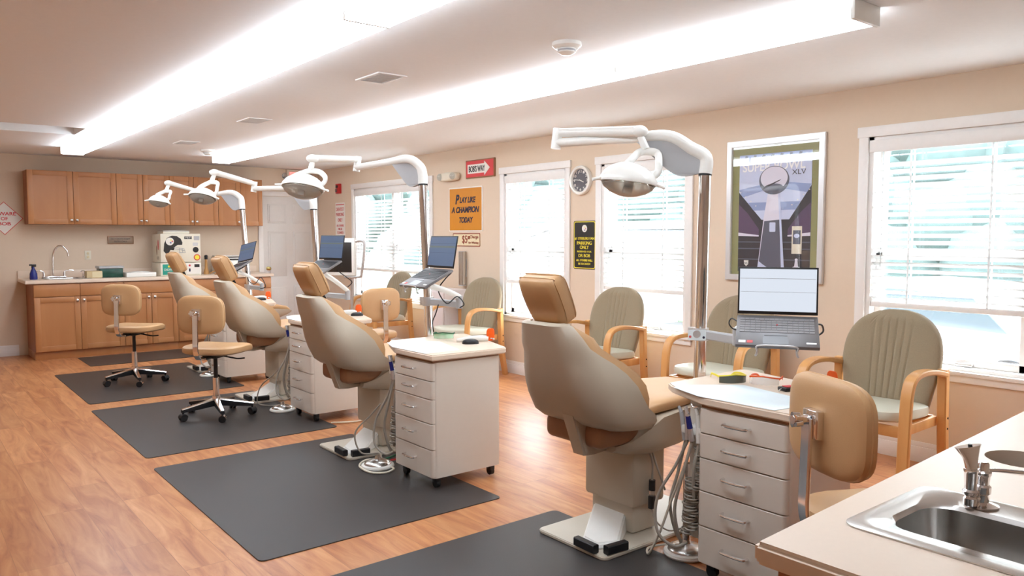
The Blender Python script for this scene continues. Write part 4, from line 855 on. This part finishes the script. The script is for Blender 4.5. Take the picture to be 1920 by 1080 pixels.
# ------------------------------------------------------------------ rolling stools (face +x)
def make_stool(label):
    t = thing('rolling_stool', label, 'stool', (2.02, 6.33, .005), R(40), 'tan rolling stools')
    for k in range(5):
        a = R(45+72*k-40); c, s = math.cos(a), math.sin(a); mr = Matrix.Rotation(a, 4, 'Z')
        b = BM(); loft(b, [[Vector((x, y*w, z)) for y, z in ((-1, z0), (1, z0), (1, z1), (-1, z1))] for x, w, z0, z1 in ((.02, .024, .085, .135), (.14, .018, .075, .115), (.285, .014, .068, .09))], m=mr); lg = obj('base_leg', b, 'black', t)
        b = BM(); loft(b, [[Vector((x, y*w, z)) for y, z in ((-1, z0), (1, z0), (.7, z1), (-.7, z1))] for x, w, z0, z1 in ((.02, .025, .1345, .143), (.14, .019, .1145, .122), (.287, .015, .0895, .097))], m=mr); obj('chrome_cap', b, 'chrome', lg)
        b = BM(); m2 = mr @ Matrix.Translation((.275, 0, 0)) @ Matrix.Rotation(R(40+70*k), 4, 'Z')
        for y in (-.014, .014): cyl(b, (0, y-.009, .027), (0, y+.009, .027), .027, n=18, m=m2)
        cyl(b, (0, 0, .03), (0, 0, .068), .008, m=m2); cs = obj('caster', b, 'black', t)
        b = BM(); rr = [[Vector((.030*math.cos(q), y, .029+.030*math.sin(q))) for q in [PI*i/8 for i in range(9)]]+[Vector((.0275*math.cos(q), y, .029+.0275*math.sin(q))) for q in [PI*i/8 for i in range(8, -1, -1)]] for y in (-.025, .025)]
        loft(b, rr, m=m2); obj('caster_hood', b, 'chrome' if k == 3 else 'black', cs)
    b = BM(); cyl(b, (0, 0, .08), (0, 0, .16), .034, .030, 20); cyl(b, (0, 0, .16), (0, 0, .31), .025, n=20); obj('gas_cylinder', b, 'chrome', t)
    b = BM(); cyl(b, (0, 0, .31), (0, 0, .475), .016, n=16); box(b, -.09, .09, -.06, .06, .475, .500, .006); box(b, -.16, -.04, -.03, .03, .478, .496, .004); obj('seat_mechanism', b, 'black', t)
    b = BM(); tube(b, [(.02, -.05, .485), (.05, -.13, .465), (.06, -.17, .46), (.065, -.22, .465)], .006); obj('height_lever', b, 'black', t)
    b = BM(); sell(b, (.04, 0, .545), .235, .24, .043, .55, .62, 36, 14)
    for v in b.verts:
        x, y = v.co.x-.04, v.co.y; rr = min(1, (x*x+y*y)/.055); v.co.z += -.014*(1-rr) if v.co.z > .545 else .012*(1-rr)*0
        if x > .1: v.co.z -= (x-.1)*.16
    obj('seat', b, 'leather2', t)
    b = BM(); strip(b, [(-.06, 0, .490), (-.17, 0, .486), (-.235, 0, .50), (-.262, 0, .56), (-.262, 0, .68), (-.258, 0, .86)], .048, .014, (0, 1, 0), 5); obj('back_post', b, 'chrome', t)
    b = BM(); sell(b, (0, 0, 0), .20, .15, .034, .45, .52, 40, 12)
    for v in b.verts: v.co = Vector((-.195+v.co.z+.35*v.co.x**2*1.2, v.co.x, .835+v.co.y))
    pad = obj('backrest', b, 'leather2', t)
    b = BM(); P = []
    for i in range(40):
        a = 2*PI*i/40; f = lambda w: math.copysign(abs(w)**.52, w); x, y = .199*f(math.cos(a)), .149*f(math.sin(a)); P.append((-.195+.42*x*x, x, .835+y))
    tube(b, P, .0035, 6, 0, True); obj('piping', b, 'leather', pad)
    b = BM(); box(b, -.254, -.222, -.036, .036, .795, .885, .006); cyl(b, (-.258, 0, .855), (-.295, 0, .855), .015, n=16); 
    for k in range(5): a = 2*PI*k/5; cyl(b, (-.285, .014*math.cos(a), .855+.014*math.sin(a)), (-.308, .016*math.cos(a), .855+.016*math.sin(a)), .010, .009, 10)
    cyl(b, (-.29, 0, .855), (-.31, 0, .855), .014, n=14); obj('adjust_knob', b, 'chrome', t)
    return t
st = make_stool('tan rolling stool on the third mat, left of the third dental chair')
dup(st, 'tan rolling stool on the farthest large mat in front of the maple cabinets', (1.86, 8.28, .005), R(44))
sA = dup(st, 'nearest tan rolling stool, cut off by the beige counter', (2.41, 1.15, .005), R(-27))
for ch in sA.children:
    if ch.name.split('.')[0] in ('backrest', 'adjust_knob', 'back_post'): ch.location.z = .03
dup(st, 'tan rolling stool seen from behind past the second dental chair, before the wide far window', (3.43, 6.36, 0), R(94))

# ------------------------------------------------------------------ guest armchairs (face +x)
def make_guest(label, loc, rz):
    t = thing('guest_armchair', label, 'armchair', loc, rz, 'bentwood guest armchairs')
    for s in (-1, 1):
        y = s*.305
        b = BM(); strip(b, [(-.20, y, .672), (-.05, y, .700), (.10, y, .708), (.20, y, .685), (.245, y, .62), (.262, y, .50), (.275, y, .25), (.285, y, .0)], .062, .030, (0, 1, 0), 8, r=.006); obj('arm', b, 'oak', t)
        b = BM(); strip(b, [(-.205, y, .70), (-.215, y, .45), (-.235, y, .22), (-.28, y, 0)], .05, .05, (0, 1, 0), 6, r=.006); lg = obj('leg', b, 'oak', t)
        b = BM()
        for z in (.36, .42): cyl(b, (-.222, y+s*.02, z), (-.222, y+s*.0275, z), .006, n=10)
        obj('bolt', b, 'dark', lg)
        b = BM(); box(b, -.19, .25, y-s*.032-.012, y-s*.032+.012, .375, .43, .004); obj('side_rail', b, 'oak', t)
    b = BM(); box(b, .225, .249, -.262, .262, .37, .43, .004); obj('cross_rail', b, 'oak', t)
    b = BM(); box(b, -.21, -.185, -.262, .262, .37, .43, .004); obj('cross_rail', b, 'oak', t)
    b = BM(); sell(b, (.03, 0, .47), .255, .27, .048, .5, .42, 40, 12)
    for v in b.verts: v.co.z += .010*math.cos(min(1, abs(v.co.y)/.26)*PI/2)*0+(-.012 if v.co.z > .47 else 0)*math.cos(min(1, abs(v.co.y)/.26)*PI/2)+(v.co.x-.03)*.05
    obj('seat', b, 'seatv', t)
    # back: arched pad with vertical channels
    b = BM(); nu, nv = 121, 22; zb, zt = .44, 1.01
    def half(v):     # half width at height fraction
        z = v; return .288*(.84+.16*min(1, z/.45)) if z < .5 else .288*max(0, 1-((z-.5)/.502)**2.5)**.44
    front, backs = [], []
    for j in range(nv):
        v = math.sin(j/(nv-1)*PI/2)**1.0 if j > nv*0 else 0; v = j/(nv-1); v = 1-(1-v)**1.6
        hw = max(.05, half(v)); z = zb+(zt-zb)*v; x0 = -.185-.13*v; rf, rb = [], []
        for i in range(nu):
            u = -1+2*i/(nu-1); y = hw*math.copysign(abs(u)**.9, u); e = 1-abs(u)**6; ev = min(1, (1-v)*9+.15)*min(1, v*14+.2)
            g_ = sum(math.exp(-((y-c*.043*(.8+.3*v))/.0045)**2) for c in (-2.5, -1.5, -.5, .5, 1.5, 2.5))*(.007 if v < .92 and v > .03 else 0)
            th = .036*(e**.5)*ev+.012; cx = .28*y*y
            rf.append(Vector((x0+cx+th-g_, y, z))); rb.append(Vector((x0+cx-.016*(e**.5)*ev-.004, y, z)))
        front.append(rf+rb[::-1])
    loft(b, front); obj('backrest', b, 'fabric', t, 60)
    return t
ga = make_guest('olive upholstered guest armchair at the right, in front of the wide right window', (4.42, 2.17, 0), R(181))
dup(ga, 'guest armchair half hidden behind the nearest laptop and lamp pole', (4.70, 3.42, 0), R(182))
dup(ga, 'guest armchair under the window right of the clock, behind the nearest dental chair', (4.68, 4.65, 0), R(184))
dup(ga, 'guest armchair left of the narrow window, behind the mid floor cart', (4.70, 6.63, 0), R(187))
dup(ga, 'farthest guest armchair, under the wide far window behind a rolling stool', (4.70, 8.40, 0), R(180))

# ------------------------------------------------------------------ things on the worktops
def sheet(poly, label, c):
    b = BM(); prism(b, [(x-poly[0][0], y-poly[0][1]) for x, y in poly], .0005, .002); o = obj('tray_paper', b, 'paper'); o.location = (c[0]+poly[0][0], c[1]+poly[0][1], DTOP); tag(o, label, 'paper', 'white tray papers')
for i, lb in enumerate(('white tray paper on the nearest cart worktop', 'white tray paper on the mid floor cart worktop', 'white tray paper on the third cart worktop', 'white tray paper on the farthest cart worktop')):
    sheet([(-.015, .06), (.24, .02) if i == 0 else (.22, .06), (.33, .44), (.12, .61), (.045, .60), (-.028, .41)], lb, CART[i])
def glasses(label, loc, rz, lensm, framem):
    t = thing('safety_glasses', label, 'safety glasses', loc, rz, 'safety glasses')
    b = BM(); rings = []
    for i in range(13):
        a = -1.15+2.3*i/12; x, y = .062*math.sin(a)*1.12, .05*(math.cos(a))-.02; rings.append([Vector((x, y, .004)), Vector((x*1.02, y+.002, .004)), Vector((x*1.02, y+.002, .042-.008*abs(a))), Vector((x, y, .042-.008*abs(a)))])
    loft(b, rings); obj('lens', b, lensm, t)
    b = BM(); tube(b, [(.0625*math.sin(a)*1.12, .05*math.cos(a)-.019, .044-.008*abs(a)) for a in [-1.2+2.4*i/10 for i in range(11)]], .0035, 6, 0); obj('brow_bar', b, framem, t)
    for s in (-1, 1):
        b = BM(); strip(b, [(s*.064, -.0, .032), (s*.066, -.05, .034), (s*.058, -.10, .028), (s*.05, -.125, .012)], .010, .003, (0, 0, 1), 5, r=.001); obj('temple', b, framem, t)
glasses('smoked safety glasses with yellow arms on the nearest cart worktop', (2.97, 2.10, DTOP), R(150), 'smoke', 'yellow')
glasses('clear safety glasses with orange arms on the nearest cart worktop', (3.04, 1.98, DTOP), R(110), 'clearlens', 'oran')
glasses('pale green clear safety glasses on the mid floor cart worktop', (2.80, 4.20, DTOP), R(140), 'green', 'dgreen')
t = thing('black_case', 'small black case with red top on the nearest cart worktop', 'case', (3.02, 1.845, DTOP), R(-20))
b = BM(); box(b, -.04, .04, -.028, .028, 0, .016, .004); obj('body', b, 'black', t); b = BM(); box(b, -.025, .02, -.018, .018, .0162, .02, .003); obj('red_top', b, 'sred', t)
b = BM(); tube(b, [(-.04, -.0, .01), (-.055, -.01, .01), (-.065, -.015, .004)], .002); obj('cord_stub', b, 'alum', t)
t = thing('marker_tube', 'clear tube with green end on the nearest cart behind the stool', 'tube', (2.915, 1.705, DTOP+.0125), R(20))
b = BM(); cyl(b, (-.05, 0, 0), (.05, 0, 0), .0125, n=16); obj('tube', b, 'clearp', t); b = BM(); lathe(b, [(.006, -.0515), (.011, -.0515), (.011, -.0505), (.006, -.0505), (.006, -.0515)], 16, Matrix.Rotation(PI/2, 4, 'Y')); obj('green_ring', b, 'dgreen', t)
def mouse(label, loc, rz):
    b = BM(); sell(b, (0, 0, .0), .052, .031, .030, .7, .8)
    for v in b.verts: v.co.z = max(v.co.z, 0)
    o = obj('computer_mouse', b, 'black'); o.location = loc; o.rotation_euler = (0, 0, rz); tag(o, label, 'computer mouse', 'black computer mice')
def wand(label, loc, rz):
    t = thing('curing_light', label, 'curing light', loc, rz, 'white curing lights with orange shields')
    b = BM(); tube(b, [(-.11, 0, .012), (-.06, 0, .016), (0, 0, .020), (.05, 0, .022), (.09, 0, .020)], lambda u: .010+.010*math.sin(u*PI*.8), 12, 5); obj('handle', b, 'white', t)
    b = BM(); sell(b, (0, 0, 0), .028, .004, .04, .6, .7, m=Matrix.Translation((.105, 0, .045)) @ Matrix.Rotation(R(20), 4, 'Z')); obj('orange_shield', b, 'oran', t)
    b = BM(); tube(b, [(.085, 0, .02), (.115, 0, .02), (.128, 0, .012)], .005); obj('tip', b, 'chrome', t)
mouse('black computer mouse on the mid floor cart worktop', (2.80, 3.90, DTOP), R(-30)); mouse('black computer mouse on the farthest cart worktop', (3.02, 7.95, DTOP), R(-30))
mouse('black computer mouse on the third cart worktop', (3.05, 5.88, DTOP), R(-30))
wand('white curing light with orange shield on the mid floor cart worktop', (2.87, 3.96, DTOP), R(-32)); wand('white curing light with orange shield on the farthest cart', (3.03, 8.06, DTOP), R(-32)); wand('white curing light with orange shield on the third cart', (3.02, 6.02, DTOP), R(-25))
wand('white curing light with orange shield peeking behind the nearest stool back', (3.115, 1.64, DTOP), R(60))

# wall monitor on arm near the far window
root = thing('wall_monitor', 'white framed dark monitor on a grey handle arm by the wide far window', 'monitor', (5.10, 9.95, 1.33), R(-62))
b = BM(); box(b, -.30, .16, -.02, .02, -.23, .21, .012); obj('housing', b, 'white', root); b = BM(); box(b, -.27, .12, -.0225, -.0205, -.19, .16, .002); obj('display', b, 'sblack', root)
root.location = at(645, 480, 9.1)
b = BM(); tube(b, [(.165, .0, .17), (.25, -.0, .18), (.285, 0, .12), (.245, 0, -.19), (.20, 0, -.24), (.0, .01, -.25)], .016, 10, 6); obj('handle_arm', b, 'alum', root)
b = BM(); box(b, -.1, .1, .021, .05, -.1, .1, .01); tube(b, [(0, .04, -.05), (.02, .12, -.30), (.0, .14, -.7), (.0, .14, -1.1)], .018, 10, 6); box(b, -.2, .2, .02, .26, root.location.z*-1+.001, root.location.z*-1+.03, .01); cyl(b, (0, .14, -root.location.z+.02), (0, .14, -1.0), .02); obj('floor_stand', b, 'alum', root)

# ------------------------------------------------------------------ near counter, sink, bubbler
CP = [(1.176, .783), (5.125, 1.0), (5.125, .37), (1.21, .155)]
b = BM(); prism(b, [(1.176, .783), (1.185, .155), (1.9, .19), (1.9, .823)][::-1], .868, .91, [rrect(1.405, 1.70, .215, .71, .05)]); prism(b, [(1.9, .19), (2.4, .216), (2.4, .8505), (1.9, .823)], .868, .91, [circ(2.128, .668, .082, 28)]); prism(b, [(2.4, .216), (5.125, .37), (5.125, 1.0), (2.4, .8505)], .868, .91)
bmesh.ops.remove_doubles(b, verts=b.verts, dist=1e-4)
for f in [f for f in b.faces if all(abs(v.co.x-1.9) < 1e-4 for v in f.verts) or all(abs(v.co.x-2.4) < 1e-4 for v in f.verts)]: b.faces.remove(f)
bmesh.ops.bevel(b, geom=[e for e in b.edges if len(e.link_faces) == 2 and e.calc_face_angle(0) > .8 and (e.verts[0].co.y+e.verts[1].co.y > 1.5 or e.verts[0].co.x+e.verts[1].co.x < 2.4) and e.calc_length() > .03 and not (1.3 < e.verts[0].co.x < 1.8 and e.verts[0].co.y < .72)], offset=.009, segments=3, affect='EDGES')
tag(obj('countertop', b, 'counter'), 'beige laminate countertop in the foreground with sink and round waste hole', 'countertop')
t = thing('vanity_cabinet', 'brown cabinet under the foreground countertop', 'cabinet', (1.21, .20, 0))
b = BM(); prism(b, [(.0, .555), (3.90, .77), (3.90, .20), (.03, .0)], .09, .867, [[(.12, .545), (1.05, .60), (1.05, .02), (.12, -.0+.012)]]) if False else prism(b, [(.0, .552), (.13, .558), (.13, .01), (.03, .0)], .09, .867); prism(b, [(1.06, .61), (3.90, .765), (3.90, .20), (1.06, .06)], .09, .867); prism(b, [(.131, .558), (1.059, .609), (1.059, .59), (.131, .539)], .09, .867); prism(b, [(.131, .03), (1.059, .08), (1.059, .06), (.131, .01)], .09, .867); obj('body', b, 'cabd', t)
b = BM(); prism(b, [(.04, .50), (3.85, .71), (3.85, .23), (.06, .03)], 0, .089); obj('toe_kick', b, 'cabd', t)
b = BM(); prism(b, circ(2.128, .668, .0815, 28), .62, .867, [circ(2.128, .668, .078, 28)]); bmesh.ops.translate(b, vec=(-1.21, -.20, 0), verts=b.verts); obj('waste_chute', b, 'dark', t)
t = thing('sink', 'stainless steel sink set in the foreground countertop', 'sink', (1.55, .46, .91), 0)
X0, X1, Y0, Y1 = -.175, .185, -.27, .27
rim_o = [(X0+.02, Y1), (X0, Y1-.03), (X0, Y0), (X1, Y0), (X1, Y1-.02), (X1-.03, Y1+.005)]
b = BM()
OUT = rrect(X0, X1, Y0, Y1, .035, 6); MID = rrect(X0+.018, X1-.018, Y0+.018, Y1-.018, .045, 6); MI2 = rrect(X0+.026, X1-.026, Y0+.026, Y1-.026, .05, 6); BO = rrect(-.122, .092, -.225, .222, .06, 6); BI = rrect(-.114, .084, -.217, .214, .058, 6)
loft(b, [[Vector((x, y, z)) for x, y in P] for P, z in ((OUT, .0006), (OUT, .003), (MID, .007), (MI2, .0045), (BO, .004), (BI, -.004))], True, False); obj('rim', b, 'steel', t)
b = BM(); loft(b, [[Vector((x*k, y*k+0, z)) for x, y in BI] for z, k in ((-.0035, 1), (-.06, .985), (-.11, .96), (-.135, .90), (-.145, .80))], True, False)
low = [v for v in b.verts if abs(v.co.z+.145) < 1e-5]; bmesh.ops.contextual_create(b, geom=low); obj('bowl', b, 'steel', t)
b = BM(); lathe(b, [(0, -.1445), (.035, -.1445), (.03, -.142), (.012, -.1435), (0, -.1435)], 24); obj('drain', b, 'chrome', t)
t = thing('bubbler_faucet', 'chrome drinking fountain spout with lever at the back of the foreground sink', 'faucet', (1.672, .602, .9145), R(0))
c_ = Matrix.Rotation(math.atan2(RT.y, RT.x), 4, 'Z')
b = BM(); lathe(b, [(0, 0), (.030, 0), (.031, .004), (.022, .008), (.013, .012), (.0125, .03), (.016, .034), (.016, .05), (.012, .055), (.0125, .075), (.016, .08), (.016, .086), (.012, .09), (.011, .108), (.008, .112), (0, .112)], 24, c_ @ Matrix.Translation((.008, 0, 0)) @ Matrix.Diagonal((1, 1, .8, 1))); obj('valve_body', b, 'chrome', t)
b = BM(); tube(b, [(.012, 0, .072), (.045, .0, .071), (.088, 0, .066)], lambda u: .0032+.0020*u, 10, 5, m=c_); obj('lever', b, 'chrome', t)
b = BM(); lathe(b, [(0, .006), (.012, .006), (.013, .02), (.010, .024), (.014, .028), (.015, .034), (.011, .038), (.0125, .07), (.014, .075), (.013, .079), (0, .079)], 24, c_ @ Matrix.Translation((-.022, -.012, 0))); cyl(b, (-.022, -.010, .016), (.004, 0, .016), .008, m=c_); obj('spout_body', b, 'chrome', t)
b = BM(); rings = []
for z, w, d in ((.072, .0115, .011), (.084, .012, .009), (.099, .0155, .008), (.112, .021, .008), (.120, .0265, .010)):
    rings.append([Vector((-.022+x*w-(.002 if z > .12 else 0), -.012+y*d+.016*((z-.072)/.05)**2, z+.004*x*(z > .11))) for x, y in [(math.cos(2*PI*i/20), math.sin(2*PI*i/20)) for i in range(20)]])
loft(b, rings, m=c_); obj('spout_shield', b, 'chrome', t)
b = BM(); cyl(b, (-.018, .002, .1205), (-.018, .002, .1235), .004, m=c_); obj('spout_hole', b, 'black', t)

# ------------------------------------------------------------------ outdoors
b = BM(); box(b, 5.4, 60, -30, 45, -.6, -.5); struct('trim_2', b, 'asphalt', label='pale paved ground outside the windows')
b = BM(); box(b, 12.0, 12.3, 5, 30, -.49, -.3); 
bmesh.ops.delete(b, geom=b.verts[:], context='VERTS'); box(b, 14, 40, 10, 40, -.499, -.47); struct('trim_3', b, 'gitem', label='grass verge outside')
def tree(x, y, h, r, label):
    t = thing('tree', label, 'tree', (x, y, -.5), 0, 'trees outside the windows')
    b = BM(); cyl(b, (0, 0, 0), (0, 0, h*.6), .16, .08, 10); obj('trunk', b, 'bark', t)
    b = BM(); rnd = random.Random(int(x*10+y))
    for i in range(11):
        u = rnd.random(); p = Vector((rnd.uniform(-1, 1)*r*.7, rnd.uniform(-1, 1)*r*.7, h*(.35+.55*u))); t_ = BM(); bmesh.ops.create_icosphere(t_, subdivisions=3, radius=r*rnd.uniform(.4, .65))
        for v in t_.verts: v.co *= 1+.14*math.sin(v.co.x*9+i)*math.sin(v.co.y*8)*math.cos(v.co.z*7)
        merge(b, t_, Matrix.Translation(p))
    obj('foliage', b, 'leaf', t)
b = BM(); rnd = random.Random(5)
for i in range(420):
    y = -12+i*.185; t_ = BM(); bmesh.ops.create_icosphere(t_, subdivisions=2, radius=rnd.uniform(1.3, 2.2))
    for v in t_.verts: v.co *= 1+.12*math.sin(v.co.x*7+i)*math.sin(v.co.y*8)*math.cos(v.co.z*6)
    merge(b, t_, Matrix.Translation((29+rnd.uniform(-1, 1), y, rnd.choice((.6, 2.2, 3.8, 5.4))+rnd.uniform(-.4, .6))))
tag(obj('tree_belt', b, 'leaf'), 'dense belt of trees far behind the parking area outside', 'trees', kind='stuff')
for x, y, h, r, lb in ((16, 31, 6, 2.4, 'leafy tree outside the wide window nearest the far door'), (18, 22, 6.5, 2.6, 'tall tree outside the window right of the clock'), (18.5, 10.5, 7, 2.4, 'tree left of the car outside the wide right window'), (19, 4, 6.5, 2.2, 'tree behind the car outside the wide right window')): tree(x, y, h, r, lb)
t = thing('building', 'pale sided house with a sloping roof outside the narrow right window', 'building', (13.2, 13.6, -.5))
b = BM(); prism(b, [(-2.2, 0), (2.2, 0), (2.2, 1.1), (-2.2, 2.1)], -3, 3, m=Matrix.Rotation(PI/2, 4, 'Z') @ FLIP); obj('wall', b, 'siding', t)
b = BM(); loft(b, [[Vector((-3.2, y, z)), Vector((3.2, y, z)), Vector((3.2, y, z+.1)), Vector((-3.2, y, z+.1))] for y, z in ((-2.4, 2.16), (2.4, 1.07))], m=None); obj('roof', b, 'wht', t)
t = thing('parked_car', 'pale car parked outside the wide right window', 'car', (10.2, 4.2, -.5), R(78))
prof = [(-2.2, .35), (-2.2, .75), (-2.0, .85), (-1.5, .9), (-1.0, 1.38), (.5, 1.42), (1.2, .95), (2.0, .82), (2.25, .6), (2.25, .35)]
b = BM(); prism(b, prof, -.85, .85, m=FLIP, r=.06); obj('body', b, 'car', t)
b = BM(); prism(b, [(-1.35, .93), (-.95, 1.30), (.45, 1.34), (1.0, .96)], -.862, .862, m=FLIP); obj('window', b, 'carglass', t)
for x in (-1.4, 1.45):
    for y in (-.80, .80): b = BM(); cyl(b, (x, y-.1, .33), (x, y+.1, .33), .33, n=24); w_ = obj('wheel', b, 'black', t); b = BM(); cyl(b, (x, y-.105, .33), (x, y+.105, .33), .2, n=20); obj('hubcap', b, 'alum', w_)
